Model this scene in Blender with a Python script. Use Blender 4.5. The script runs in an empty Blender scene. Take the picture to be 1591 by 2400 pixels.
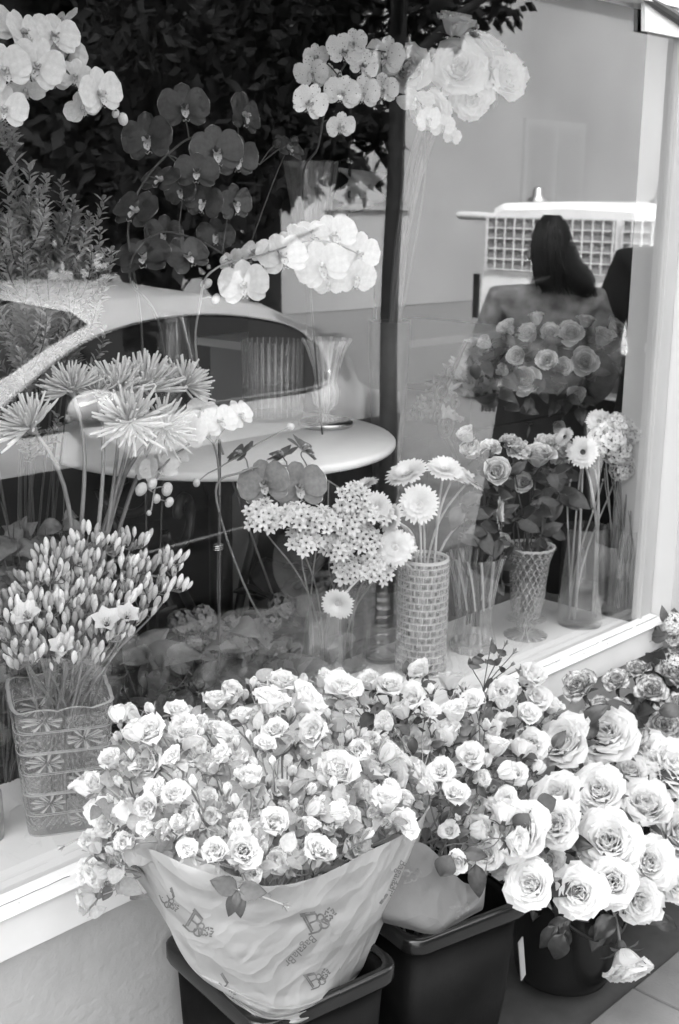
import bpy, math, random
import numpy as np
from mathutils import Vector, Matrix, Quaternion
from mathutils.bvhtree import BVHTree

random.seed(11)
rnd = random.random
def ru(a, b): return a + (b - a) * random.random()
rad = math.radians
scene = bpy.context.scene
col = scene.collection

# ------------------------------------------------------------------ camera
YAW, PITCH, ROLL, FPX = rad(43.23), rad(13.91), rad(-0.773), 2946.3
CAM = Vector((0.0, -1.55, 1.60))
FW = Vector((math.cos(YAW)*math.cos(PITCH), math.sin(YAW)*math.cos(PITCH), -math.sin(PITCH)))
_r = Vector((math.sin(YAW), -math.cos(YAW), 0.0)); _d = FW.cross(_r)
RT = math.cos(ROLL)*_r + math.sin(ROLL)*_d
DN = -math.sin(ROLL)*_r + math.cos(ROLL)*_d
cam = bpy.data.cameras.new('camera')
cam.sensor_fit = 'VERTICAL'; cam.sensor_height = 36.0
cam.lens = FPX/2400*36.0
cam.clip_start = 0.02; cam.clip_end = 600
co = bpy.data.objects.new('camera', cam); col.objects.link(co)
co.matrix_world = Matrix(((RT.x, -DN.x, -FW.x, CAM.x), (RT.y, -DN.y, -FW.y, CAM.y), (RT.z, -DN.z, -FW.z, CAM.z), (0, 0, 0, 1)))
scene.camera = co
cam.dof.use_dof = True; cam.dof.focus_distance = 1.95; cam.dof.aperture_fstop = 10.0

# ------------------------------------------------------------------ sky, sun, exposure
SUN_EL, SUN_AZ = rad(50), rad(318)          # azimuth measured from +Y (north) clockwise
w = bpy.data.worlds.new('World'); scene.world = w; w.use_nodes = True
nt = w.node_tree; nt.nodes.clear()
sky = nt.nodes.new('ShaderNodeTexSky'); sky.sky_type = 'NISHITA'; sky.sun_disc = False
sky.sun_elevation = SUN_EL; sky.sun_rotation = SUN_AZ; sky.dust_density = 4.0; sky.air_density = 1.0
bw = nt.nodes.new('ShaderNodeRGBToBW'); bg = nt.nodes.new('ShaderNodeBackground'); bg.inputs[1].default_value = 0.15
wo = nt.nodes.new('ShaderNodeOutputWorld')
nt.links.new(sky.outputs[0], bw.inputs[0]); nt.links.new(bw.outputs[0], bg.inputs[0]); nt.links.new(bg.outputs[0], wo.inputs[0])
sun = bpy.data.lights.new('sun', 'SUN'); sun.energy = 2.0; sun.angle = rad(1.5); sun.color = (1, 1, 1)
so = bpy.data.objects.new('sun', sun); col.objects.link(so)
sd = Vector((math.sin(SUN_AZ)*math.cos(SUN_EL), math.cos(SUN_AZ)*math.cos(SUN_EL), math.sin(SUN_EL)))
so.rotation_euler = sd.to_track_quat('Z', 'Y').to_euler(); so.location = sd*50
vs = scene.view_settings
vs.view_transform = 'Standard'; vs.look = 'None'; vs.gamma = 1.0; vs.use_curve_mapping = False
vs.exposure = 3.65
cy = scene.cycles
cy.max_bounces = 10; cy.diffuse_bounces = 4; cy.glossy_bounces = 4; cy.transmission_bounces = 8
cy.transparent_max_bounces = 40; cy.caustics_reflective = False; cy.caustics_refractive = False
cy.use_denoising = True
cy.sample_clamp_indirect = 3.0

# ------------------------------------------------------------------ from a place in the photograph to a place in the street
SC = 1591/1568
def ray(px, py):
    return RT*((px*SC-795.5)/FPX) + DN*((py*SC-1200)/FPX) + FW
def at(px, py, Y):                       # the point at distance Y behind the shop window plane
    v = ray(px, py); return CAM + v*((Y-CAM.y)/v.y)
def atz(px, py, Z):
    v = ray(px, py); return CAM + v*((Z-CAM.z)/v.z)
def refl(px, py, Y):                     # a point out in the street that the window mirrors
    p = at(px, py, Y); return Vector((p.x, -p.y, p.z))
def ppm(p):                              # size of one metre there, in those pixels
    return FPX/((Vector(p)-CAM).dot(FW))/SC
def tocam(p): return (CAM-Vector(p)).normalized()

# ------------------------------------------------------------------ materials (all grey: the photograph is black and white)
MATS = {}
def mat(name, v, rough=0.55, spec=0.3, transl=0.0, var=0.08, nvar=0.12, nscale=30.0, edge=None, bump=0.0, bscale=80.0, metal=0.0, coat=0.0, spots=None):
    if name in MATS: return MATS[name]
    m = bpy.data.materials.new(name); m.use_nodes = True
    t = m.node_tree; N = t.nodes; L = t.links; N.clear()
    out = N.new('ShaderNodeOutputMaterial')
    tc = N.new('ShaderNodeTexCoord'); oi = N.new('ShaderNodeObjectInfo')
    no = N.new('ShaderNodeTexNoise'); no.inputs['Scale'].default_value = nscale; no.inputs['Detail'].default_value = 4
    L.new(tc.outputs['Object'], no.inputs['Vector'])
    a = N.new('ShaderNodeMapRange'); a.inputs[1].default_value = .25; a.inputs[2].default_value = .75; a.inputs[3].default_value = 1-nvar; a.inputs[4].default_value = 1+nvar
    L.new(no.outputs[0], a.inputs[0])
    b = N.new('ShaderNodeMapRange'); b.inputs[3].default_value = 1-var; b.inputs[4].default_value = 1+var
    L.new(oi.outputs['Random'], b.inputs[0])
    mu = N.new('ShaderNodeMath'); mu.operation = 'MULTIPLY'; L.new(a.outputs[0], mu.inputs[0]); L.new(b.outputs[0], mu.inputs[1])
    src = None
    if edge is not None:
        at_ = N.new('ShaderNodeAttribute'); at_.attribute_name = 'ec'
        e = N.new('ShaderNodeMapRange'); e.inputs[1].default_value = edge[1]; e.inputs[2].default_value = edge[2]; e.inputs[3].default_value = v; e.inputs[4].default_value = edge[0]
        L.new(at_.outputs['Fac'], e.inputs[0]); src = e.outputs[0]
    if spots is not None:
        vo = N.new('ShaderNodeTexVoronoi'); vo.inputs['Scale'].default_value = spots[1]; L.new(tc.outputs['Object'], vo.inputs['Vector'])
        e = N.new('ShaderNodeMapRange'); e.inputs[1].default_value = spots[2]; e.inputs[2].default_value = spots[2]+.06; e.inputs[3].default_value = spots[0]; e.inputs[4].default_value = v
        L.new(vo.outputs['Distance'], e.inputs[0]); src = e.outputs[0]
    m2 = N.new('ShaderNodeMath'); m2.operation = 'MULTIPLY'; m2.use_clamp = True
    L.new(mu.outputs[0], m2.inputs[0])
    if src is not None: L.new(src, m2.inputs[1])
    else: m2.inputs[1].default_value = v
    p = N.new('ShaderNodeBsdfPrincipled'); p.inputs['Roughness'].default_value = rough; p.inputs['Specular IOR Level'].default_value = spec
    p.inputs['Metallic'].default_value = metal; p.inputs['Coat Weight'].default_value = coat; p.inputs['Coat Roughness'].default_value = .05
    L.new(m2.outputs[0], p.inputs['Base Color'])
    if bump:
        n2 = N.new('ShaderNodeTexNoise'); n2.inputs['Scale'].default_value = bscale; n2.inputs['Detail'].default_value = 5; L.new(tc.outputs['Object'], n2.inputs['Vector'])
        bp = N.new('ShaderNodeBump'); bp.inputs['Strength'].default_value = bump; bp.inputs['Distance'].default_value = .004
        L.new(n2.outputs[0], bp.inputs['Height']); L.new(bp.outputs[0], p.inputs['Normal'])
    if transl:
        tr = N.new('ShaderNodeBsdfTranslucent'); L.new(m2.outputs[0], tr.inputs[0])
        mx = N.new('ShaderNodeMixShader'); mx.inputs[0].default_value = transl
        L.new(p.outputs[0], mx.inputs[1]); L.new(tr.outputs[0], mx.inputs[2]); L.new(mx.outputs[0], out.inputs[0])
    else: L.new(p.outputs[0], out.inputs[0])
    MATS[name] = m; return m

def glassmat(name, tint, f0, f1, body=0.0, rough=0.02, power=3.0, bump=0.0, bscale=40.0, bdist=.004):
    if name in MATS: return MATS[name]
    m = bpy.data.materials.new(name); m.use_nodes = True
    t = m.node_tree; N = t.nodes; L = t.links; N.clear()
    out = N.new('ShaderNodeOutputMaterial')
    lw = N.new('ShaderNodeLayerWeight'); lw.inputs[0].default_value = .5
    pw = N.new('ShaderNodeMath'); pw.operation = 'POWER'; pw.inputs[1].default_value = power; L.new(lw.outputs['Facing'], pw.inputs[0])
    mr = N.new('ShaderNodeMapRange'); mr.inputs[3].default_value = f0; mr.inputs[4].default_value = f1; L.new(pw.outputs[0], mr.inputs[0])
    tr = N.new('ShaderNodeBsdfTransparent'); tr.inputs[0].default_value = (tint, tint, tint, 1)
    gl = N.new('ShaderNodeBsdfGlossy'); gl.inputs['Roughness'].default_value = rough; gl.inputs[0].default_value = (.97, .97, .97, 1)
    if bump:
        tc = N.new('ShaderNodeTexCoord'); vo = N.new('ShaderNodeTexVoronoi'); vo.inputs['Scale'].default_value = bscale; L.new(tc.outputs['Object'], vo.inputs['Vector'])
        bp = N.new('ShaderNodeBump'); bp.inputs['Strength'].default_value = bump; bp.inputs['Distance'].default_value = bdist
        L.new(vo.outputs['Distance'], bp.inputs['Height']); L.new(bp.outputs[0], gl.inputs['Normal']); L.new(bp.outputs[0], lw.inputs['Normal'])
    mx = N.new('ShaderNodeMixShader'); L.new(mr.outputs[0], mx.inputs[0]); L.new(tr.outputs[0], mx.inputs[1]); L.new(gl.outputs[0], mx.inputs[2])
    last = mx
    if body:
        df = N.new('ShaderNodeBsdfDiffuse'); df.inputs[0].default_value = (.75, .75, .75, 1)
        tl = N.new('ShaderNodeBsdfTranslucent'); tl.inputs[0].default_value = (.75, .75, .75, 1)
        m0 = N.new('ShaderNodeMixShader'); m0.inputs[0].default_value = .5; L.new(df.outputs[0], m0.inputs[1]); L.new(tl.outputs[0], m0.inputs[2])
        m3 = N.new('ShaderNodeMixShader'); m3.inputs[0].default_value = body; L.new(mx.outputs[0], m3.inputs[1]); L.new(m0.outputs[0], m3.inputs[2]); last = m3
    L.new(last.outputs[0], out.inputs[0])
    MATS[name] = m; return m

PANE_R = 0.13
M_pane = glassmat('window_glass', .99, PANE_R, .85, power=5.0, rough=0.0)
M_paneb = glassmat('window_glass_back', .99, .02, .2, power=5.0, rough=0.0)
M_glass = glassmat('clear_glass', .97, .035, .75, body=.008, power=3.6, rough=.02)
M_glassr = glassmat('ribbed_glass', .94, .06, .8, body=.03, power=2.4, rough=.05)
def cutmat(name, body, hi, gl1=.55):       # pressed and cut glass: clear between the cuts, frosted bright along them
    m = bpy.data.materials.new(name); m.use_nodes = True
    t = m.node_tree; N = t.nodes; L = t.links; N.clear()
    out = N.new('ShaderNodeOutputMaterial'); tr = N.new('ShaderNodeBsdfTransparent'); tr.inputs[0].default_value = (.95, .95, .95, 1)
    gl = N.new('ShaderNodeBsdfGlossy'); gl.inputs['Roughness'].default_value = .04; gl.inputs[0].default_value = (.98, .98, .98, 1)
    lw = N.new('ShaderNodeLayerWeight'); lw.inputs[0].default_value = .5
    pw = N.new('ShaderNodeMath'); pw.operation = 'POWER'; pw.inputs[1].default_value = 2.6; L.new(lw.outputs['Facing'], pw.inputs[0])
    m0 = N.new('ShaderNodeMapRange'); m0.inputs[3].default_value = .04; m0.inputs[4].default_value = gl1; L.new(pw.outputs[0], m0.inputs[0])
    m1 = N.new('ShaderNodeMixShader'); L.new(m0.outputs[0], m1.inputs[0]); L.new(tr.outputs[0], m1.inputs[1]); L.new(gl.outputs[0], m1.inputs[2])
    df = N.new('ShaderNodeBsdfDiffuse'); df.inputs[0].default_value = (.95, .95, .95, 1); tl = N.new('ShaderNodeBsdfTranslucent'); tl.inputs[0].default_value = (.95, .95, .95, 1)
    md = N.new('ShaderNodeMixShader'); md.inputs[0].default_value = .45; L.new(df.outputs[0], md.inputs[1]); L.new(tl.outputs[0], md.inputs[2])
    at_ = N.new('ShaderNodeAttribute'); at_.attribute_name = 'ec'; mr = N.new('ShaderNodeMapRange'); mr.inputs[1].default_value = .2; mr.inputs[2].default_value = .9; mr.inputs[3].default_value = body; mr.inputs[4].default_value = hi; L.new(at_.outputs['Fac'], mr.inputs[0])
    m2 = N.new('ShaderNodeMixShader'); L.new(mr.outputs[0], m2.inputs[0]); L.new(m1.outputs[0], m2.inputs[1]); L.new(md.outputs[0], m2.inputs[2]); L.new(m2.outputs[0], out.inputs[0])
    MATS[name] = m; return m
M_cut = cutmat('cut_glass', .02, .32)
M_cutd = cutmat('cut_crystal', .02, .5)
M_weave = cutmat('woven_glass', .06, .6)
M_cutsq = cutmat('star_cut_glass', .045, .65)
M_water = glassmat('water', .93, .03, .6, body=.04, power=4.0)
M_cello = glassmat('cellophane', .9, .12, .7, body=.22, power=2.0, rough=.12, bump=.6, bscale=14, bdist=.01)

M_white_petal = mat('white_petal', .87, .8, .05, transl=.56, var=.05, nvar=.03)
M_cream = mat('cream_petal', .86, .8, .05, transl=.5, var=.09, nvar=.05)
M_orchid_white = mat('white_orchid_petal', .70, .6, .15, transl=.35, var=.07, nvar=.13, nscale=5)
M_orchid_spot = mat('speckled_orchid_petal', .66, .5, .3, transl=.2, spots=(.12, 5.0, .15))
M_orchid_dark = mat('dark_orchid_petal', .04, .45, .35, edge=(.26, .86, 1.0), nvar=.25, nscale=6)
M_orchid_mid = mat('mid_orchid_petal', .16, .45, .35, edge=(.7, .88, 1.0), nvar=.25, nscale=7)
M_lip = mat('orchid_lip', .42, .5, .3, spots=(.06, 9, .22))
M_rose_mid = mat('pink_rose_petal', .52, .6, .25, transl=.3, edge=(.88, .45, 1.0), var=.15, nvar=.1)
M_rose_var = mat('variegated_petal', .52, .6, .25, transl=.15, edge=(.13, .55, 1.0), var=.12, nvar=.45, nscale=5)
M_mum = mat('spider_mum_petal', .72, .6, .2, transl=.3, var=.06)
M_gerb = mat('gerbera_petal', .74, .55, .25, transl=.2, var=.05)
M_gerbc = mat('gerbera_centre', .55, .8, .1, nvar=.4, nscale=9)
M_gerbd = mat('gerbera_dark_centre', .07, .8, .1, nvar=.4, nscale=9)
M_star = mat('star_flower_petal', .78, .6, .2, transl=.35, var=.1)
M_bud = mat('bud', .72, .55, .3, transl=.25, var=.3, nvar=.25, nscale=14)
M_budd = mat('green_bud', .28, .55, .3, var=.25)
M_leaf = mat('leaf', .085, .42, .4, transl=.12, var=.3, nvar=.2, nscale=7)
M_leafp = mat('pale_leaf', .32, .5, .35, transl=.25, var=.35, nvar=.15, nscale=7)
M_leafd = mat('dark_leaf', .05, .35, .45, transl=.06, var=.25, nvar=.25, nscale=7)
M_stem = mat('stem', .20, .5, .3, var=.2)
M_stemp = mat('pale_stem', .33, .5, .3, var=.2)
M_stemd = mat('dark_stem', .06, .5, .3, var=.2)
M_shelf = mat('white_shelf_paint', .82, .4, .3, var=.02, nvar=.03, nscale=6, bump=.08, bscale=60)
M_paint = mat('white_paint', .70, .45, .3, var=.02, nvar=.03, nscale=6, bump=.08, bscale=60)
M_paint2 = mat('white_gloss_paint', .74, .3, .4, var=.02, nvar=.05, nscale=9, bump=.05, bscale=40)
M_post = mat('post_paint', .50, .5, .25, var=.02, nvar=.05, nscale=5, bump=.08, bscale=60)
M_jamb = mat('grey_paint', .42, .45, .3, var=.02, nvar=.04, nscale=6)
M_render = mat('painted_render', .42, .75, .2, var=.02, nvar=.07, nscale=9, bump=.5, bscale=55)
t_ = M_render.node_tree; br = t_.nodes.new('ShaderNodeTexBrick'); br.inputs['Scale'].default_value = 1.0; br.inputs['Mortar Size'].default_value = .006; br.inputs['Mortar Smooth'].default_value = .8; br.inputs['Brick Width'].default_value = .215; br.inputs['Row Height'].default_value = .065
for i_, v_ in ((0, 1), (1, 1), (2, 0)): br.inputs[1+i_].default_value = (v_, v_, v_, 1)
tc_ = t_.nodes.new('ShaderNodeTexCoord'); mp_ = t_.nodes.new('ShaderNodeMapping'); mp_.inputs['Rotation'].default_value = (rad(90), 0, 0); t_.links.new(tc_.outputs['Object'], mp_.inputs['Vector']); t_.links.new(mp_.outputs[0], br.inputs['Vector'])
bp_ = t_.nodes.new('ShaderNodeBump'); bp_.inputs['Strength'].default_value = .05; bp_.inputs['Distance'].default_value = .004; t_.links.new(br.outputs['Color'], bp_.inputs['Height'])
ob_ = [n for n in t_.nodes if n.type == 'BUMP' and n is not bp_ and n.name != bp_.name][0]; t_.links.new(bp_.outputs[0], ob_.inputs['Normal'])
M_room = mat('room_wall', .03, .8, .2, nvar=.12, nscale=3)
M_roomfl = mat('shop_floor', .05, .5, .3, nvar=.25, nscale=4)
M_black = mat('black_plastic', .006, .55, .12, var=.02, nvar=.7, nscale=9, bump=.12, bscale=120)
M_blackg = mat('black_glossy_plastic', .010, .22, .7, var=.02, nvar=.3, nscale=20)
M_paper = mat('printed_wrapping_paper', .47, .85, .08, transl=.2, var=.02, nvar=.08, nscale=14, bump=.6, bscale=32)
M_paper2 = mat('shaded_wrapping_paper', .17, .85, .08, transl=.1, var=.02, nvar=.12, nscale=14, bump=.6, bscale=32)  # same paper; shade behind the front bunch put into a darker colour
for m_ in (M_paper, M_paper2):                      # crumpling: small flat facets with sharp ridges between
    t_ = m_.node_tree; vo_ = t_.nodes.new('ShaderNodeTexVoronoi'); vo_.inputs['Scale'].default_value = 13; vo_.feature = 'F1'
    tc_ = t_.nodes.new('ShaderNodeTexCoord'); nz_ = t_.nodes.new('ShaderNodeTexNoise'); nz_.inputs['Scale'].default_value = 9
    ad_ = t_.nodes.new('ShaderNodeMixRGB'); ad_.blend_type = 'ADD'; ad_.inputs[0].default_value = .12; t_.links.new(tc_.outputs['Object'], ad_.inputs[1]); t_.links.new(tc_.outputs['Object'], nz_.inputs['Vector']); t_.links.new(nz_.outputs['Color'], ad_.inputs[2])
    t_.links.new(ad_.outputs[0], vo_.inputs['Vector'])
    b2_ = t_.nodes.new('ShaderNodeBump'); b2_.inputs['Strength'].default_value = .42; b2_.inputs['Distance'].default_value = .03; t_.links.new(vo_.outputs['Distance'], b2_.inputs['Height'])
    o2_ = [n for n in t_.nodes if n.type == 'BUMP' and n.name != b2_.name][0]; t_.links.new(b2_.outputs[0], o2_.inputs['Normal'])
M_ink = mat('print_ink', .17, .7, .2, nvar=.4, nscale=60)
M_inkp = mat('faint_print_ink', .20, .7, .2, nvar=.3, nscale=60)
M_slab = mat('paving_stone', .17, .85, .2, var=.1, nvar=.2, nscale=7, bump=.4, bscale=150)
M_joint = mat('joint_sand', .07, .9, .1)
M_asphalt = mat('asphalt', .13, .9, .2, nvar=.3, nscale=20, bump=.5, bscale=120)
M_kerb = mat('kerb_stone', .26, .85, .2, nvar=.2)
M_iron = mat('wrought_iron', .02, .4, .5)
M_silver = mat('silver_metal', .6, .18, .5, metal=1.0)
M_car = mat('pale_car_paint', .30, .3, .5, coat=.5, var=.0, nvar=.02)
M_card = mat('dark_trim_and_side_shade', .015, .2, .5, coat=.8, var=.0, nvar=.02)
M_carg = mat('car_glass', .006, .05, .5, var=0, nvar=0)
M_tyre = mat('tyre', .015, .8, .2)
M_van = mat('white_van_paint', .55, .3, .5, coat=.5, var=.0, nvar=.03)
M_vang = mat('van_glass', .20, .15, .5, var=0, nvar=.3, nscale=3)
M_grille = mat('white_grille', .42, .5, .3)
M_bark = mat('bark', .012, .9, .2, nvar=.5, nscale=18, bump=.6, bscale=40)
M_tleaf = mat('tree_leaf', .008, .7, .12, transl=.05, var=.0, nvar=.5, nscale=3)
M_house = mat('pale_house_render', .23, .85, .2, var=.02, nvar=.22, nscale=.35)
M_housew = mat('house_window', .215, .3, .3, var=.1)
M_housef = mat('white_house_trim', .225, .6, .3)
M_cloth_l = mat('light_jacket', .27, .85, .1, nvar=.75, nscale=22, bump=.3, bscale=30)
M_cloth_d = mat('dark_clothing', .025, .85, .2, nvar=.3, nscale=9, bump=.3, bscale=30)
M_hair = mat('dark_hair', .010, .45, .5, nvar=.4, nscale=30, bump=.7, bscale=60)
M_cap = mat('grey_cap', .22, .85, .2, nvar=.1)
M_skin = mat('skin', .38, .55, .3)
M_pot = mat('dark_pot', .035, .55, .4, nvar=.2)
M_white = mat('white_tabletop', .86, .3, .4, var=.02, nvar=.03)
M_whitecard = mat('white_card', .82, .6, .3, var=.1, nvar=.04)

# ------------------------------------------------------------------ mesh building
class MB:
    def __init__(s): s.v = []; s.f = []; s.m = []; s.e = []
    def add(s, V, F, m=0, ec=None):
        o = len(s.v); s.v.extend(tuple(p) for p in V); s.f.extend(tuple(i+o for i in f) for f in F); s.m.extend([m]*len(F))
        s.e.extend(ec if ec is not None else [0.0]*len(V))
    def grid(s, P, m=0, ec=None, closed=False):      # P: rows x cols of points
        R, Cn = len(P), len(P[0]); V = [p for r in P for p in r]
        F = []
        for i in range(R-1):
            for j in range(Cn if closed else Cn-1):
                k = (j+1) % Cn
                F.append((i*Cn+j, i*Cn+k, (i+1)*Cn+k, (i+1)*Cn+j))
        s.add(V, F, m, ec)
    def box(s, a, b, m=0):
        x0, y0, z0 = a; x1, y1, z1 = b
        V = [(x0,y0,z0),(x1,y0,z0),(x1,y1,z0),(x0,y1,z0),(x0,y0,z1),(x1,y0,z1),(x1,y1,z1),(x0,y1,z1)]
        s.add(V, [(0,3,2,1),(4,5,6,7),(0,1,5,4),(1,2,6,5),(2,3,7,6),(3,0,4,7)], m)
    def tube(s, pts, r0, r1=None, n=6, m=0, cap=True):
        r1 = r0 if r1 is None else r1
        pts = [Vector(p) for p in pts]; K = len(pts); rows = []
        t = (pts[1]-pts[0]).normalized(); a = t.orthogonal().normalized()
        for i, p in enumerate(pts):
            tn = (pts[min(i+1, K-1)]-pts[max(i-1, 0)])
            if tn.length > 1e-9: t = tn.normalized()
            a = (a-t*a.dot(t)).normalized(); b = t.cross(a)
            r = r0+(r1-r0)*i/(K-1)
            rows.append([p+(a*math.cos(2*math.pi*j/n)+b*math.sin(2*math.pi*j/n))*r for j in range(n)])
        s.grid(rows, m, closed=True)
        if cap:
            o = len(s.v)
            s.add(rows[0], [tuple(reversed(range(n)))], m); s.add(rows[-1], [tuple(range(n))], m)
    def lathe(s, prof, n=24, m=0, rf=None, c=(0,0,0), cap=True):
        rows = []; E = []
        for i, (r, z) in enumerate(prof):
            row = []
            for j in range(n):
                a = 2*math.pi*j/n; R_ = r if rf is None else rf(r, z, a, i)
                if isinstance(R_, tuple): E.append(R_[1]); R_ = R_[0]
                else: E.append(0.0)
                row.append((c[0]+R_*math.cos(a), c[1]+R_*math.sin(a), c[2]+z))
            rows.append(row)
        s.grid(rows, m, E if any(E) else None, closed=True)
        if cap:
            s.add(rows[0], [tuple(reversed(range(n)))], m); s.add(rows[-1], [tuple(range(n))], m)
    def sphere(s, c, r, n=10, k=6, m=0, sc=(1,1,1)):
        rows = []
        for i in range(k+1):
            a = math.pi*i/k
            rows.append([(c[0]+r*sc[0]*math.sin(a)*math.cos(2*math.pi*j/n), c[1]+r*sc[1]*math.sin(a)*math.sin(2*math.pi*j/n), c[2]-r*sc[2]*math.cos(a)) for j in range(n)])
        s.grid(rows, m, closed=True)
    def mesh(s, name, mats, smooth=True):
        me = bpy.data.meshes.new(name); me.from_pydata(s.v, [], s.f)
        for m in mats: me.materials.append(m)
        if len(mats) > 1: me.polygons.foreach_set('material_index', s.m)
        if any(s.e):
            a = me.attributes.new('ec', 'FLOAT', 'POINT'); a.data.foreach_set('value', s.e)
        if smooth: me.polygons.foreach_set('use_smooth', [True]*len(s.f))
        me.update(); return me

WM = {}
def obj(name, me, parent=None, M=None):
    o = bpy.data.objects.new(name, me); col.objects.link(o)
    M = Matrix.Identity(4) if M is None else M
    WM[o.name] = M
    if parent is not None:
        o.parent = parent; o.matrix_basis = WM[parent.name].inverted() @ M
    else: o.matrix_basis = M
    return o
def tag(o, label=None, cat=None, group=None, kind=None):
    if label: o['label'] = label
    if cat: o['category'] = cat
    if group: o['group'] = group
    if kind: o['kind'] = kind
    return o
def thing(name, loc, label, cat, group=None):
    o = obj(name, None, None, Matrix.Translation(Vector(loc))); o.empty_display_size = .05
    return tag(o, label, cat, group)
def build(mb, name, mats, parent=None, smooth=True):
    return obj(name, mb.mesh(name, mats if isinstance(mats, list) else [mats], smooth), parent)
def TR(p, d=None, s=1.0, roll=0.0):
    R = Matrix.Identity(4)
    if d is not None: R = Vector(d).normalized().to_track_quat('Z', 'Y').to_matrix().to_4x4()
    return Matrix.Translation(Vector(p)) @ R @ Matrix.Rotation(roll, 4, 'Z') @ Matrix.Scale(s, 4)
def bez(a, b, c, d, n=10):
    a, b, c, d = map(Vector, (a, b, c, d))
    return [a*(1-t)**3+b*3*t*(1-t)**2+c*3*t*t*(1-t)+d*t**3 for t in [i/n for i in range(n+1)]]
def stem_pts(a, b, d, n=9, k=.35, updir=(0,0,1)):
    a, b, d = Vector(a), Vector(b), Vector(d).normalized(); L = (b-a).length
    return bez(a, a+Vector(updir)*L*k, b-d*L*.22, b, n)
def cr(P, t):                            # catmull-rom through P, t in 0..1
    n = len(P)-1; x = max(0, min(n-1e-6, t*n)); i = int(x); f = x-i
    p0, p1, p2, p3 = P[max(i-1, 0)], P[i], P[i+1], P[min(i+2, n)]
    return (p1*2+(p2-p0)*f+(p0*2-p1*5+p2*4-p3)*f*f+(p1*3-p0-p2*3+p3)*f**3)*.5

# ------------------------------------------------------------------ flower shapes (unit size: bloom radius 1)
def petal(mb, az, L, W, phi0, phi1, r0, z0, rc, m=0, nu=7, nv=5, roll=0.0, ruff=0.0, bp=1.5, wpeak=.62, tipw=.10, basew=.30, tilt=0.0, ph=None):
    ph = rnd()*6.28 if ph is None else ph
    ca, sa = math.cos(az), math.sin(az)
    x, z = r0, z0; rows = []; E = []
    ts = [i/nu for i in range(nu+1)]
    for i, t in enumerate(ts):
        a = phi0+(phi1-phi0)*t**bp + roll*max(0, (t-.72)/.28)**2
        if i: x += L/nu*math.sin(a); z += L/nu*math.cos(a)
        if t < wpeak: wd = basew+(1-basew)*math.sin(math.pi/2*t/wpeak)
        else: wd = tipw+(1-tipw)*math.sqrt(max(0, 1-((t-wpeak)/(1-wpeak))**2))
        wd *= W/2
        row = []
        nx, nz = math.cos(a), -math.sin(a)
        for j in range(nv+1):
            v = 2*j/nv-1; sl = wd*v
            th = sl/rc
            th = max(-2.6, min(2.6, th))
            y = rc*math.sin(th); dd = rc*(1-math.cos(th))
            dd += ruff*t*t*math.sin(4.2*v+ph)*L + .4*ruff*t**3*math.sin(9*v+2*ph)*L
            y2 = y + tilt*t*W
            px, pz = x-dd*nx, z-dd*nz
            row.append((px*ca-y2*sa, px*sa+y2*ca, pz)); E.append(min(1, max(t**5, abs(v)**4*(t**.5))))
        rows.append(row)
    mb.grid(rows, m, E)

def lerp(a, b, t): return a+(b-a)*t
def calyx(mb, m, L=.75, up=1.9, n=5, R=.16):
    mb.lathe([(.05, -.34), (.13, -.26), (R, -.12), (R*.9, 0)], 8, m)
    for k in range(n):
        petal(mb, k*2*math.pi/n+.3, L, .2, up*.5, up, R*.6, -.08, 2.0, m, 4, 2, wpeak=.25, tipw=.03, basew=.8)

def rose_mesh(name, seed, n, openn, mats, nu=7, nv=6, ruff=.035, rolly=.9, R=1.0):
    random.seed(seed); mb = MB()
    # rolled heart
    rows = []
    for k in range(3):
        a0 = k*2.1+rnd(); rr = .07+.05*k
        for tt in (0,):
            V = []
            for i in range(5):
                t = i/4; V.append([((rr*(.75+.5*t)+.012*j)*math.cos(a0+j*.42), (rr*(.75+.5*t)+.012*j)*math.sin(a0+j*.42), .15+(.62-.03*k)*t) for j in range(12)])
            mb.grid(V, 0, [((i/4)**4)*.8 for i in range(5) for j in range(12)])
    for i in range(n):
        q = i/(n-1); qo = q*openn
        petal(mb, i*2.39996+ru(-.25, .25), lerp(.62, 1.02, q**.7)*ru(.94, 1.06), lerp(.55, 1.18, q**.8)*ru(.92, 1.08),
              lerp(-.05, .62, qo), lerp(-.22, 1.55, qo**1.25)+ru(-.1, .1), lerp(.10, .14, q), lerp(.14, -.02, q), lerp(.24, .85, q**1.3),
              0, nu, nv, roll=rolly*q*ru(.6, 1.3), ruff=ruff*(.4+q), tipw=.22, basew=.35)
    calyx(mb, 1)
    return mb.mesh(name, mats)

def bud_mesh(name, seed, mats, long=1.0):
    random.seed(seed); mb = MB()
    for i in range(6):
        petal(mb, i*2.2+ru(-.2, .2), 1.25*long, .85, .62, -.62, .06, -.05, .42, 0, 6, 4, bp=.8, tipw=.15, wpeak=.5, roll=.35*(i/5))
    calyx(mb, 1, 1.15, .75, 5, .2)
    return mb.mesh(name, mats)

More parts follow.
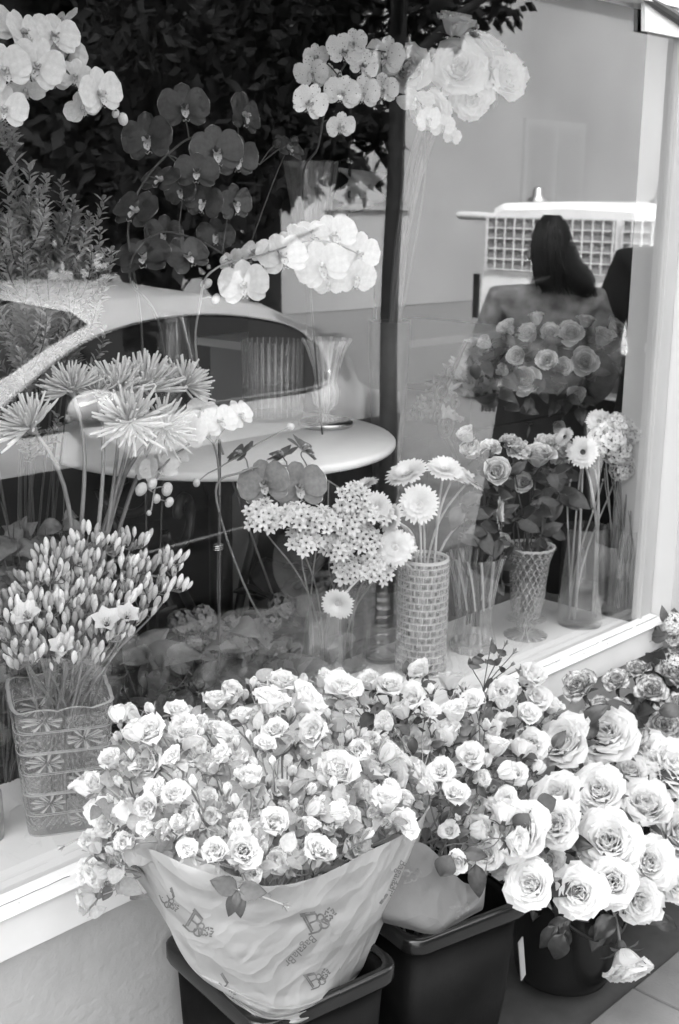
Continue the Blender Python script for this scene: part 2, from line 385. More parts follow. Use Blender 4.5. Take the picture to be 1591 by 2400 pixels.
def orchid_mesh(name, seed, mats, nu=7, nv=8):     # faces +Z, +Y is up
    random.seed(seed); mb = MB()
    def flat(az, L, W, lift, rc, tiltb=0):         # petal lying near the xy plane
        petal(mb, az, L, W, 1.25-lift, 1.62+lift*.4, .06, 0.02+tiltb, rc, 0, nu, nv, bp=1.0, wpeak=.58, tipw=.12, basew=.28, ruff=.02)
    for a in (90, 218, 322): flat(rad(a)+ru(-.05, .05), 1.0, .74, ru(-.05, .15), 2.2, -.04)
    for a in (12, 168): flat(rad(a)+ru(-.05, .05), 1.08, 1.32, ru(.0, .2), 2.6, .03)
    # lip and column
    petal(mb, rad(270), .55, .36, .6, 1.7, .03, .05, .25, 1, 5, 4, wpeak=.55, basew=.5)
    for a in (225, 315): petal(mb, rad(a), .42, .34, .1, .5, .05, .04, .3, 1, 4, 4, basew=.6)
    mb.sphere((0, .05, .16), .09, 8, 5, 0, (1, 1.2, 1.5))
    for k in (-1, 1): mb.tube([(0, -.5, .1), (.1*k, -.62, .16), (.14*k, -.56, .26)], .018, .008, 4, 1)
    return mb.mesh(name, mats)

def mum_mesh(name, seed, mats, n=80):
    random.seed(seed); mb = MB()
    for i in range(n):
        q = (i+.5)/n; az = i*2.39996; ph = lerp(.12, 1.62, q**.7)+ru(-.1, .1); L = lerp(.85, 1.08, q)*ru(.8, 1.12)
        d = Vector((math.cos(az)*math.sin(ph), math.sin(az)*math.sin(ph), math.cos(ph)))
        b = d*.08; mid = d*(L*.5)+Vector((ru(-.06,.06), ru(-.06,.06), ru(-.06,.02)))
        e = d*L+Vector((ru(-.12,.12), ru(-.12,.12), .14*q+ru(-.06,.12)))
        P = bez(b, b.lerp(mid, .6), mid, e, 7); mb.tube(P[:7], .026, .044, 6, 0, cap=False); mb.tube(P[6:], .044, .026, 6, 0)
    mb.sphere((0, 0, 0), .16, 10, 6, 1); mb.lathe([(.06, -.3), (.16, -.12), (.17, 0)], 8, 1)
    return mb.mesh(name, mats)

def gerbera_mesh(name, seed, mats, rings=((30, 1.0, .24), (28, .84, .22), (24, .58, .17), (20, .38, .13)), droop=0.0):
    random.seed(seed); mb = MB()
    for k, (n, L, W) in enumerate(rings):
        for i in range(n):
            petal(mb, (i+k*.5)*2*math.pi/n+ru(-.05, .05), L*ru(.92, 1.05)-.12, W*ru(.9, 1.1), 1.15-.22*k, 1.55+droop-.28*k+ru(-.12, .12), .14, .02+.035*k, .5, 0, 4, 2, wpeak=.7, tipw=.25, basew=.5)
    rows = []
    for i in range(7):
        a = i/6*math.pi/2; rows.append([(math.sin(a)*.30*math.cos(2*math.pi*j/28)*(1+.05*((i+j) % 2)), math.sin(a)*.30*math.sin(2*math.pi*j/28)*(1+.05*((i+j) % 2)), .17-.11*(i/6)**2+.025*((i*5+j) % 2)) for j in range(28)])
    mb.grid(rows, 1, closed=True)
    for k in range(10): mb.tube([(.05*math.cos(k*2.4), .05*math.sin(k*2.4), .14), (.07*math.cos(k*2.4), .07*math.sin(k*2.4), .22)], .012, .016, 4, 1)
    mb.lathe([(.05, -.28), (.2, -.1), (.24, .0)], 10, 2)
    return mb.mesh(name, mats)

def star_mesh(name, seed, mats):
    random.seed(seed); mb = MB()
    for k in range(6): petal(mb, k*math.pi/3+ru(-.08, .08), 1.0, .48, .75, 1.35+ru(-.2, .25), .05, 0, .45, 0, 4, 2, wpeak=.45, tipw=.04, basew=.45)
    mb.sphere((0, 0, .16), .13, 7, 5, 1, (1, 1, 1.4))
    for k in range(6): mb.tube([(.08*math.cos(k), .08*math.sin(k), .05), (.22*math.cos(k), .22*math.sin(k), .38)], .02, .035, 4, 2)
    mb.lathe([(.03, -.5), (.05, -.2), (.09, 0)], 6, 1)
    return mb.mesh(name, mats)

def podbud_mesh(name, seed, mats):                 # slim upright bud, pale at the tip
    random.seed(seed); mb = MB()
    pr_ = [(.05, -.25), (.16, 0), (.30, .35), (.34, .75), (.28, 1.15), (.14, 1.45), (.02, 1.55)]
    mb.lathe(pr_, 10, 0, lambda r, z, a, i: r*(1+.08*math.cos(3*a)))
    for k in range(3): petal(mb, k*2.1, .8, .28, .45, -.1, .04, -.15, .3, 1, 4, 2, wpeak=.3, tipw=.05, basew=.7)
    return mb.mesh(name, mats)

def cup_mesh(name, seed, mats):                    # small open six petalled cup
    random.seed(seed); mb = MB()
    for k in range(6): petal(mb, k*math.pi/3, 1.25, .72, .25, 1.0+ru(-.2, .2), .06, 0, .5, 0, 5, 3, wpeak=.55, tipw=.06, basew=.4)
    mb.sphere((0, 0, .22), .14, 8, 5, 1, (1, 1, 1.5))
    for k in range(6): mb.tube([(0, 0, .1), (.2*math.cos(k+.4), .2*math.sin(k+.4), .7)], .02, .03, 4, 2)
    mb.lathe([(.04, -.4), (.08, -.15), (.12, 0)], 6, 1)
    return mb.mesh(name, mats)

def ruffle_mesh(name, seed, mats, n=34):           # carnation like head
    random.seed(seed); mb = MB()
    for i in range(n):
        q = i/(n-1)
        petal(mb, i*2.39996, lerp(.6, 1.0, q)*ru(.9, 1.1), lerp(.5, .95, q), lerp(0, .7, q), lerp(.1, 1.5, q)+ru(-.2, .2), .08, .1*(1-q), .7, 0, 6, 6, ruff=.10, tipw=.4, wpeak=.75, basew=.2, roll=.5)
    calyx(mb, 1, .7, 1.2)
    return mb.mesh(name, mats)

def dome_mesh(name, seed, mats, n=46, petals=4, fl=.26):     # hydrangea like dome of florets
    random.seed(seed); mb = MB()
    for i in range(n):
        q = (i+.5)/n; az = i*2.39996; ph = 1.75*math.sqrt(q)
        d = Vector((math.cos(az)*math.sin(ph), math.sin(az)*math.sin(ph), math.cos(ph)))
        sub = MB(); 
        for k in range(petals): petal(sub, k*2*math.pi/petals+az, fl, fl*.95, .9, 1.5+ru(-.3, .3), .01, 0, .6, 0, 3, 2, wpeak=.6, tipw=.2)
        sub.sphere((0, 0, .02), .035, 5, 4, 1)
        Mx = TR(d*ru(.78, .92), d+Vector((ru(-.3,.3), ru(-.3,.3), ru(-.3,.3))))
        mb.add([Mx @ Vector(v) for v in sub.v], sub.f, 0, sub.e); mb.m[-len(sub.m):] = sub.m
        if i % 2 == 0: mb.tube([(0, 0, -.25), d*.45+Vector((0,0,-.05)), d*.82], .02, .012, 4, 1)
    return mb.mesh(name, mats)

def leaf_mesh(name, seed, mats, W=.55, fold=.22, bend=.5, wave=.03, nu=7, serr=0.0, wpk=.42):   # lies along +X, faces +Z, length 1
    random.seed(seed); mb = MB(); rows = []; nv = 6
    for i in range(nu+1):
        t = i/nu
        wd = W/2*(math.sin(math.pi*t**(.72 if wpk < .5 else 1.0)))**.85 if 0 < t < 1 else .008
        zc = bend*.25*(4*t*(1-t)) - bend*.22*t*t
        rows.append([(t, wd*(2*j/nv-1)*(1+serr*((i+j) % 2)), zc+fold*wd*abs(2*j/nv-1)+wave*math.sin(7*t+2.5*(j-nv/2))*abs(2*j/nv-1)) for j in range(nv+1)])
    mb.grid(rows, 0, [abs(2*j/nv-1)**4 for i in range(nu+1) for j in range(nv+1)])
    # midrib stands proud on the underside and stalk
    mb.tube([(-.12, 0, .0), (0, 0, .0), (.5, 0, bend*.25-.03-bend*.055), (.98, 0, -bend*.2)], .014, .004, 5, 1 if len(mats) > 1 else 0)
    return mb.mesh(name, mats)

def twig_leaves(mb, pts, n, ln, wd, spread=.9, m=0, t0=.1, elev=.5):   # many small leaves along a stem, one mesh
    for i in range(n):
        t = t0+(1-t0)*i/n; p = cr(pts, t); q = cr(pts, min(1, t+.03)); ax = (q-p).normalized() if (q-p).length > 1e-6 else Vector((0,0,1))
        a = ax.orthogonal().normalized(); a = Quaternion(ax, i*2.4+ru(-.4,.4)) @ a
        d = (a*spread+ax*elev+Vector((ru(-.2,.2), ru(-.2,.2), ru(-.2,.2)))).normalized(); s_ = d.cross(ax).normalized(); L = ln*ru(.6, 1.2)
        nn = s_.cross(d).normalized()
        V = [p, p+d*L*.3+s_*wd*.5+nn*wd*.12, p+d*L*.72+s_*wd*.45+nn*wd*.1, p+d*L+nn*wd*-.25, p+d*L*.72-s_*wd*.45+nn*wd*.1, p+d*L*.3-s_*wd*.5+nn*wd*.12, p+d*L*.5-nn*wd*.1]
        mb.add(V, [(0,1,6), (1,2,6), (2,3,6), (3,4,6), (4,5,6), (5,0,6)], m)

ROSE_BIG = [rose_mesh('large_rose_bloom', 100+k, 33+k, (.80, .88, .72, .95)[k], [M_white_petal, M_leaf], 9, 8, .05, .9) for k in range(4)]
ROSE_SM = [rose_mesh('spray_rose_bloom', 200+k, 19, (.74, .5, .86, .4, .62)[k], [M_cream, M_leafp], 6, 6, .08, .7) for k in range(5)]
ROSE_SMW = [rose_mesh('white_spray_rose_bloom', 220+k, 19, (.74, .5, .86, .62)[k], [M_white_petal, M_leaf], 6, 6, .06, .7) for k in range(4)]
ROSE_MID = [rose_mesh('pink_rose_bloom', 240+k, 20, (.62, .8, .5)[k], [M_rose_mid, M_leafd], 7, 6, .04, .9) for k in range(3)]
ROSE_VAR = [rose_mesh('variegated_bloom', 260+k, 26, (.9, 1.0)[k], [M_rose_var, M_leafd], 7, 8, .09, .6) for k in range(2)] + [ruffle_mesh('ruffled_bloom', 265, [M_rose_var, M_leafd])]
RUFF_MID = ruffle_mesh('carnation_bloom', 268, [M_rose_mid, M_leafd])
BUD = [bud_mesh('rose_bud', 300+k, [M_cream, M_leafp]) for k in range(2)]
BUDW = [bud_mesh('white_rose_bud', 310+k, [M_white_petal, M_leaf]) for k in range(2)]
BUDG = [bud_mesh('green_rose_bud', 320, [M_budd, M_leaf], 1.1)]
PHAL = [orchid_mesh('orchid_bloom', 400+k, [M_orchid_white, M_lip]) for k in range(3)]
PHALS = [orchid_mesh('speckled_orchid_bloom', 410+k, [M_orchid_spot, M_lip]) for k in range(2)]
PHALD = [orchid_mesh('dark_orchid_bloom', 420+k, [M_orchid_dark, M_lip]) for k in range(3)]
PHALM = [orchid_mesh('purple_orchid_bloom', 430+k, [M_orchid_mid, M_lip]) for k in range(2)]
MUM = [mum_mesh('spider_bloom', 440+k, [M_mum, M_stem]) for k in range(2)]
GERB = [gerbera_mesh('gerbera_bloom', 450+k, [M_gerb, M_gerbc, M_stem], droop=.12*k) for k in range(2)]
GERBD = gerbera_mesh('dark_eyed_gerbera_bloom', 455, [M_gerb, M_gerbd, M_stem])
STAR = [star_mesh('star_floret', 460+k, [M_star, M_gerbd, M_gerbc]) for k in range(2)]
PODB = [podbud_mesh('slim_bud', 470+k, [M_bud, M_budd]) for k in range(2)]
PODG = podbud_mesh('green_slim_bud', 474, [M_budd, M_budd])
CUP = cup_mesh('cup_floret', 476, [M_star, M_gerbd, M_gerbc])
DOME = [dome_mesh('floret_dome', 480+k, [M_star, M_stem], 46, 4) for k in range(2)]
DOMED = dome_mesh('dusky_floret_dome', 484, [mat('dusky_petal', .16, .7, .2, var=.2), M_stemd], 40, 4, .3)
LEAF = [leaf_mesh('rose_leaf', 500+k, [M_leaf, M_stem], (.62, .7, .5)[k], .25, (.3, .12, .45)[k], .04) for k in range(3)]
LEAFP = [leaf_mesh('pale_rose_leaf', 510+k, [M_leafp, M_stemp], (.66, .72, .55)[k], .22, (.3, .12, .45)[k], .04) for k in range(3)]
LEAFD = [leaf_mesh('dark_broad_leaf', 520+k, [M_leafd, M_stem], (.55, .62)[k], .2, (.22, .4)[k], .05, 9) for k in range(2)]
LEAFR = [leaf_mesh('round_leaf', 526, [M_leafd, M_stem], .95, .08, .25, .02, 8, wpk=.6)]
M_leafx = mat('dull_broad_leaf', .10, .45, .4, transl=.1, var=.25, nvar=.25, nscale=5)
LEAFX = [leaf_mesh('broad_leaf', 530+k, [M_leafx, M_stem], (.7, .6)[k], .18, (.7, 1.2)[k], .05, 9) for k in range(2)]

def jit(v, a): return Vector((v[0]+ru(-a, a), v[1]+ru(-a, a), v[2]+ru(-a, a)))
def add_leaf(parent, meshes, p, d, size, up=None):
    """leaf starting at p, pointing along d, its face turned towards up"""
    d = Vector(d).normalized(); up = Vector(up if up is not None else (0, 0, 1)); z = (up-d*up.dot(d))
    z = z.normalized() if z.length > 1e-4 else d.orthogonal().normalized(); y = z.cross(d)
    Mx = Matrix(((d.x, y.x, z.x, p[0]), (d.y, y.y, z.y, p[1]), (d.z, y.z, z.z, p[2]), (0, 0, 0, 1))) @ Matrix.Scale(size, 4)
    return obj('leaf', random.choice(meshes), parent, Mx)
def side(px, py):                        # words that place a flower inside its bunch
    return None

# ------------------------------------------------------------------ ground, pavement, road
def struct(mb, name, mats, smooth=False):
    return tag(build(mb, name, mats, None, smooth), kind='structure')
g = MB(); g.add([(-150, -1.76, -.13), (150, -1.76, -.13), (150, -150, -.13), (-150, -150, -.13)], [(0, 3, 2, 1)]); struct(g, 'road', M_asphalt)
g = MB(); g.add([(-150, -1.62, -.02), (150, -1.62, -.02), (150, 60, -.02), (-150, 60, -.02)], [(0, 1, 2, 3)])
pav = struct(g, 'pavement', M_joint)
k = MB(); k.box((-40, -1.76, -.3), (40, -1.62, -.004)); struct(k, 'kerb', M_kerb)
SLX, SLY = .62, .41
def slab_mesh(w_, h_):
    mb = MB(); a = .003; t = -.018
    x0, x1, y0, y1 = a, w_-a, a, h_-a; b = .003
    mb.add([(x0, y0, t), (x1, y0, t), (x1, y1, t), (x0, y1, t), (x0, y0, -b), (x1, y0, -b), (x1, y1, -b), (x0, y1, -b), (x0+b, y0+b, 0), (x1-b, y0+b, 0), (x1-b, y1-b, 0), (x0+b, y1-b, 0)],
           [(0,1,5,4), (1,2,6,5), (2,3,7,6), (3,0,4,7), (4,5,9,8), (5,6,10,9), (6,7,11,10), (7,4,8,11), (8,9,10,11)])
    return mb.mesh('paving_slab', [M_slab], False)
sm_ = slab_mesh(SLX, SLY)
for i in range(-3, 8):
    for j in range(-4, 3):
        if j >= 0 and i < 2: continue
        x = 2.131+i*SLX; y = -SLY+(j+1)*SLY-SLY
        obj('paving_slab', sm_, pav, Matrix.Translation((x, y, ru(-.0015, .0015))) @ Matrix.Rotation(ru(-.002, .002), 4, 'X'))

# ------------------------------------------------------------------ the shop front and the room behind it
SHZ = .556
shop = thing('flower_shop', (1.8, 0, 0), 'white painted flower shop front with a big display window', 'shop')
X0, X1 = -1.2, 2.83
def part(mb, name, mats, parent, smooth=False): return build(mb, name, mats, parent, smooth)
b = MB()
prof = [(.03, .487), (-.05, .487), (-.052, .489), (-.052, .553), (-.058, .556), (-.060, .561), (-.057, .5655), (-.045, .567), (-.034, .567), (-.031, .5645), (-.027, .5645), (-.024, .567), (-.006, .568), (-.004, .5595), (.0, .559), (.0, .53)]
rows = [[(x, y, z) for (y, z) in prof] for x in np.linspace(X0, 2.826, 40)]
b.grid(rows, 0); b.add(rows[-1], [tuple(range(len(prof)))], 0); part(b, 'window_sill', M_paint2, shop)
b = MB(); b.box((X0, -.03, 0), (2.80, .2, .4865)); part(b, 'apron_wall', M_render, shop)
b = MB(); b.box((X0, .001, .53), (2.758, .34, SHZ)); part(b, 'display_shelf', M_shelf, shop)
b = MB(); b.box((2.765, -.006, .5595), (2.829, .012, 2.03)); b.box((2.7655, -.012, .56), (2.774, -.0065, 2.0)); part(b, 'window_jamb', M_jamb, shop)
b = MB()
b.box((2.831, -.062, 0), (2.925, .12, 3.4)); b.box((2.829, -.066, 1.24), (2.9245, -.0625, 1.262)); b.box((2.8285, -.07, .0), (2.905, -.0665, .50)); part(b, 'corner_post', M_post, shop)
b = MB(); b.box((X0, -.03, 2.03), (2.7605, .05, 3.4)); part(b, 'header', M_paint, shop)  # unseen upper front, raised so it shades the kerb strip
b = MB(); b.add([(0,0,0)], []); 
b = MB(); b.v = []; b.box((X0, .0005, .5562), (2.7645, .0065, 2.029)); b.m = [1, 1, 0, 1, 1, 1]; part(b, 'window_pane', [M_pane, M_paneb], shop)
b = MB(); b.box((X0-1.5, -.03, 0), (X0-.001, .2, 3.4)); part(b, 'side_wall', M_render, shop)
RX0, RX1, RY, RZ = -2.6, 4.6, 3.4, 2.7
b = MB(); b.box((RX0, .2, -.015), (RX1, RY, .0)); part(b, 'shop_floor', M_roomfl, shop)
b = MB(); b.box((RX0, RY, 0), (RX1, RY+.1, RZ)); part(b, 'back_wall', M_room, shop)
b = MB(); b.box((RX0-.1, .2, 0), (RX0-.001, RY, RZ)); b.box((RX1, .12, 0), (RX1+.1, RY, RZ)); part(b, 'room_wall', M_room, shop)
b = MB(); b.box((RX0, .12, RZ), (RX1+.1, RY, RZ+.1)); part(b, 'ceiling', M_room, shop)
b = MB(); b.box((2.926, .02, 0), (RX1+.1, .119, 3.4)); part(b, 'side_panel', M_paint, shop)
aw = thing('awning_end', (2.62, -.1, 1.96), 'white end board of a shop awning with a dark sloping edge bar', 'awning')
p = [at(1489, 71, -.014), at(1489, -60, -.014), at(1640, -20, -.014), at(1640, 101, -.014)]
b = MB(); V = [Vector(q) for q in p]+[Vector(q)+Vector((0, .010, 0)) for q in p]
b.add(V, [(0,1,2,3), (7,6,5,4), (0,4,5,1), (1,5,6,2), (2,6,7,3), (3,7,4,0)]); part(b, 'end_board', M_paint, aw)
b = MB(); b.tube([at(1478, -14, -.022), at(1530, 20, -.022), at(1640, 92, -.022)], .008, .014, 8); part(b, 'edge_bar', M_iron, aw)
b = MB(); b.tube([at(1475, -20, -.022), at(1640, 36, -.022)], .006, .006, 8); part(b, 'edge_bar', M_iron, aw)

# dark broken line of old sealant along the sill and a few chips in the paint
b = MB(); x = .5; random.seed(8)
while x < 2.75:
    L_ = ru(.02, .16); n = max(3, int(L_/.01)); b.tube([(x+L_*i/n, -.0292+ru(-.0006, .0006), .5650+ru(-.0004, .0004)) for i in range(n+1)], ru(.0005, .0014), ru(.0004, .0012), 5); x += L_+ru(.0, .05)
tag(part(b, 'old_sealant', mat('old_sealant', .16, .8, .2), shop, True), kind='stuff')
b = MB()
for k in range(26):
    x = ru(.6, 2.8); r_ = ru(.0008, .0026); b.lathe([(r_, 0), (r_*.5, .0007)], 6, 0, lambda r, z, a, i: r*(1+.4*math.sin(3*a+x*9)), c=(x, ru(-.056, -.036), .5668))
tag(part(b, 'paint_chip', mat('bare_wood', .2, .8, .2), shop, True), kind='stuff')

# counter, picture boards and papers deep in the room
ct = thing('shop_counter', (3.6, 2.0, 0), 'grey shop counter with a white top deep in the shop', 'counter')
c0 = at(770, 803, 1.55)
b = MB(); b.box((c0.x-.1, 1.56, 0), (c0.x+1.1, 2.1, c0.z-.03)); part(b, 'cabinet', M_jamb, ct)
b = MB(); b.box((c0.x-.14, 1.53, c0.z-.029), (c0.x+1.14, 2.13, c0.z)); part(b, 'counter_top', M_white, ct)
for (px, py, hh, ww, lab) in ((815, 800, .26, .10, 'white card standing on the counter beside the dark trunk'), (850, 800, .30, .12, 'taller white card standing at the end of the counter')):
    q = at(px, py, 1.62); b = MB(); b.box((-ww/2, -.012, 0), (ww/2, .0, hh)); o = build(b, 'display_card', M_whitecard, None, False)
    o.matrix_basis = Matrix.Translation((q.x, q.y, c0.z+.001)) @ Matrix.Rotation(.3, 4, 'Z') @ Matrix.Rotation(-.12, 4, 'X'); tag(o, lab, 'card', 'cards on the shop counter')
for i, (px, py, wd, hh, rz) in enumerate(((835, 430, .2, .11, .1), (815, 465, .16, .09, -.25))):
    q = at(px, py, 1.7); b = MB(); n = 8
    b.grid([[(wd*(u/n-.5), .03*math.sin(3*u/n+v), hh*(v/n-.5)) for u in range(n+1)] for v in range(n+1)])
    b.grid([[(wd*(u/n-.5), .03*math.sin(3*u/n+v)+.004, hh*(v/n-.5)) for u in range(n+1)] for v in range(n+1)])
    o = build(b, 'hanging_paper', M_whitecard); o.matrix_basis = Matrix.Translation(q) @ Matrix.Rotation(rz, 4, 'Y')
    tag(o, ('upper', 'lower')[i]+' white crumpled paper hanging beside the dark tree trunk', 'paper', 'hanging papers')
q = at(805, 480, 1.71); b = MB(); b.tube([q+Vector((0, 0, -.25)), q+Vector((.0, 0, .5))], .006, .006, 6); o = build(b, 'hanging_rod', M_iron)
tag(o, 'thin dark rod holding the white hanging papers', 'rod')

# ------------------------------------------------------------------ across the street (mirrored in the window)
hs = thing('pale_house', (20, -12.5, 0), 'long pale rendered house across the street', 'house')
b = MB(); b.box((4, -20, -.12), (60, -12.5, 5.6)); part(b, 'wall', M_house, hs)
b = MB(); b.box((3.8, -20.2, 5.601), (60.2, -12.2, 5.9)); part(b, 'cornice', M_housef, hs)
b = MB(); rows = [[(3.8, -12.1, 5.9), (60, -12.1, 5.9)], [(3.8, -16.2, 7.6), (60, -16.2, 7.6)], [(3.8, -20.3, 5.9), (60, -20.3, 5.9)]]; b.grid(rows); part(b, 'roof', M_jamb, hs)
for q in (refl(1275, 375, 12.5), refl(1275, 375, 12.5)+Vector((-5.2, 0, 0)), refl(1275, 375, 12.5)+Vector((5.5, 0, 0)), refl(1275, 375, 12.5)+Vector((11, 0, 0))):
    b = MB(); b.box((q.x-1.0, -12.53, q.z-.9), (q.x+1.0, -12.44, q.z+.75)); f = part(b, 'window', M_housef, hs)
    for sx in (-1, 1):
        b = MB(); b.box((q.x+sx*.47-.40, -12.441, q.z-.78), (q.x+sx*.47+.40, -12.43, q.z+.62)); build(b, 'pane', M_housew, f, False)
b = MB(); b.box((-60, -30, -.12), (3.2, -14, 6.5)); bl = thing('brick_house', (-10, -14, 0), 'dull house beyond the trees to the left of the pale house', 'house'); part(b, 'wall', mat('dull_brick', .25, .9, .2), bl)

def leafcloud(mb, c, r, n, size, sc=(1, 1, 1)):
    for i in range(n):
        d = Vector((random.gauss(0, 1), random.gauss(0, 1), random.gauss(0, 1))).normalized()*r*rnd()**.45
        p = Vector(c)+Vector((d.x*sc[0], d.y*sc[1], d.z*sc[2]))
        a = Vector((random.gauss(0, 1), random.gauss(0, 1), random.gauss(-.5, 1))).normalized(); b_ = a.orthogonal().normalized(); b_ = Quaternion(a, rnd()*6.28) @ b_
        L = size*ru(.6, 1.3); W = L*.24
        mb.add([p, p+a*L*.5+b_*W, p+a*L, p+a*L*.5-b_*W], [(0, 1, 2, 3)])
# young street tree at the kerb: dark trunk, hanging leaves
tb = refl(905, 600, 1.5); T0 = Vector((tb.x, -1.5, 0))
tr = thing('street_tree', T0, 'dark street tree with a slim straight trunk by the kerb', 'tree')
b = MB(); pts = [T0, T0+Vector((.005, 0, .6)), T0+Vector((-.01, 0, 1.2)), T0+Vector((.01, .0, 1.8)), T0+Vector((.0, 0, 2.6)), T0+Vector((.05, -.05, 3.6))]
b.tube([cr(pts, i/20) for i in range(21)], .036, .026, 10)
for k in range(9):
    a = k*2.4; p0 = T0+Vector((0, 0, 2.0+.16*k)); b.tube(bez(p0, p0+Vector((.3*math.cos(a), .3*math.sin(a), .3)), p0+Vector((.7*math.cos(a), .7*math.sin(a), .5)), p0+Vector((1.2*math.cos(a), 1.2*math.sin(a), .45)), 6), .022, .005, 6)
part(b, 'trunk', M_bark, tr, True)
b = MB(); random.seed(5)
for (px, py, Y, rp, n) in ((760, 330, 1.7, 75, 170), (700, 410, 1.8, 50, 70), (820, 400, 1.6, 45, 60), (640, 330, 2.0, 80, 150), (560, 250, 2.1, 100, 260), (700, 200, 2.0, 110, 300), (850, 180, 1.8, 90, 260), (860, 300, 1.6, 60, 120), (800, 50, 2.0, 120, 420), (960, 30, 1.8, 90, 300), (1080, 20, 1.8, 70, 140), (1170, 15, 1.8, 45, 50), (600, 60, 2.2, 150, 500), (450, 180, 2.4, 130, 360), (300, 60, 2.4, 150, 420), (350, 330, 2.5, 110, 240), (450, 430, 2.4, 80, 130)):
    c = refl(px, py, Y); leafcloud(b, c, rp/ppm(at(px, py, Y)), n, .075)
for k in range(16):
    a = k*2.4; c = T0+Vector((1.0*math.cos(a)*ru(.3, 1), 1.0*math.sin(a)*ru(.3, 1), 2.9+ru(0, 1.1))); leafcloud(b, c, .5, 160, .08)
tag(part(b, 'crown', M_tleaf, tr), kind='stuff')
# big dark evergreens beyond the parked car
for i, (px, py, Y, rp, n, lab) in enumerate(((40, 250, 7.5, 330, 5200, 'huge dark evergreen tree beyond the car, leftmost in the window'), (360, 230, 7.0, 330, 5200, 'dense dark evergreen tree beyond the car, behind the dark orchids'), (610, 120, 8.5, 230, 3200, 'smaller dark evergreen between the big one and the pale house'))):
    q = refl(px, py, Y); R_ = rp/ppm(at(px, py, Y)); base = Vector((q.x, q.y, -.12))
    t = thing('evergreen_tree', base, lab, 'tree', 'trees across the street')
    b = MB(); b.tube([base, base+Vector((.05, 0, 1.4)), base+Vector((0, .05, q.z)), base+Vector((0, .05, q.z+R_))], .2, .05, 10)
    for k in range(10):
        a = k*2.4; p0 = base+Vector((0, 0, 1+.22*k)); b.tube([p0, p0+Vector((.5*math.cos(a), .5*math.sin(a), .35))*R_*.8, p0+Vector((math.cos(a), math.sin(a), .5))*R_*.8], .05, .012, 6)
    part(b, 'trunk', M_bark, t, True)
    b = MB(); random.seed(40+i)
    for k in range(26):
        a = rnd()*6.28; h = ru(-1.0, 1.6); rr = math.sqrt(max(.1, 1-(h/1.7)**2))*ru(.2, .85)
        leafcloud(b, (q.x+R_*rr*math.cos(a), q.y+R_*rr*math.sin(a), q.z+R_*h), R_*.42, n//26, .26)
    tag(part(b, 'crown', M_tleaf, t), kind='stuff')

# ------------------------------------------------------------------ parked car (mirrored)
CY = -2.80
car = thing('parked_car', (2.3, CY, -.13), 'pale rounded car with shade coloured into its lower doors parked at the kerb', 'car')
ST = [(x if x < 3.3 else 3.3+(x-3.3)*.85, z) for x, z in [(.22, .42), (.30, .62), (.55, .74), (1.0, .82), (1.5, .88), (1.8, .93), (2.05, 1.00), (2.27, 1.075), (2.44, 1.145), (2.63, 1.21), (2.91, 1.25), (3.23, 1.25), (3.58, 1.20), (3.8, 1.12), (3.98, 1.0), (4.12, .89), (4.26, .84), (4.36, .66), (4.38, .42)]]
rows = []
for x, zt in ST:
    e = 1 if .5 < x < 4.2 else .86
    sh = min(.80, zt-.03); yr = .835-(zt-.05-.80)*.5 if zt > .9 else .66
    yr = min(yr, .78); h = [(.72*e, .06), (.80*e, .28), (.835*e, min(.71, zt-.06)), (.83*e, sh), (yr*e, zt-.045), (yr*e-.10, zt-.008), (0, zt+.012)]
    rows.append([(x, CY+a, z) for a, z in h]+[(x, CY-a, z) for a, z in reversed(h[:-1])])
b = MB(); nc = len(rows[0]); b.grid(rows)
mi = []
for i in range(len(rows)-1):
    for j in range(nc-1):
        m = 0
        if j in (0, 1) or j >= nc-3: m = 1  # lower sides take a dark colour that stands in for shade
        xm = (ST[i][0]+ST[i+1][0])/2
        if 4 <= j <= nc-6 and (1.8 < xm < 2.6 or 3.7 < xm < 3.92) : m = 2
        mi.append(m)
b.m = mi; b.add(rows[0], [tuple(range(nc))], 1); b.add(rows[-1], [tuple(reversed(range(nc)))], 1)
part(b, 'body', [M_car, M_card, M_carg], car, True)
DLO = [(2.18, .925), (2.30, .985), (2.46, 1.06), (2.65, 1.125), (2.91, 1.165), (3.23, 1.168), (3.54, 1.12), (3.67, 1.055), (3.72, .985), (3.67, .875), (3.2, .862), (2.6, .855), (2.2, .85)]
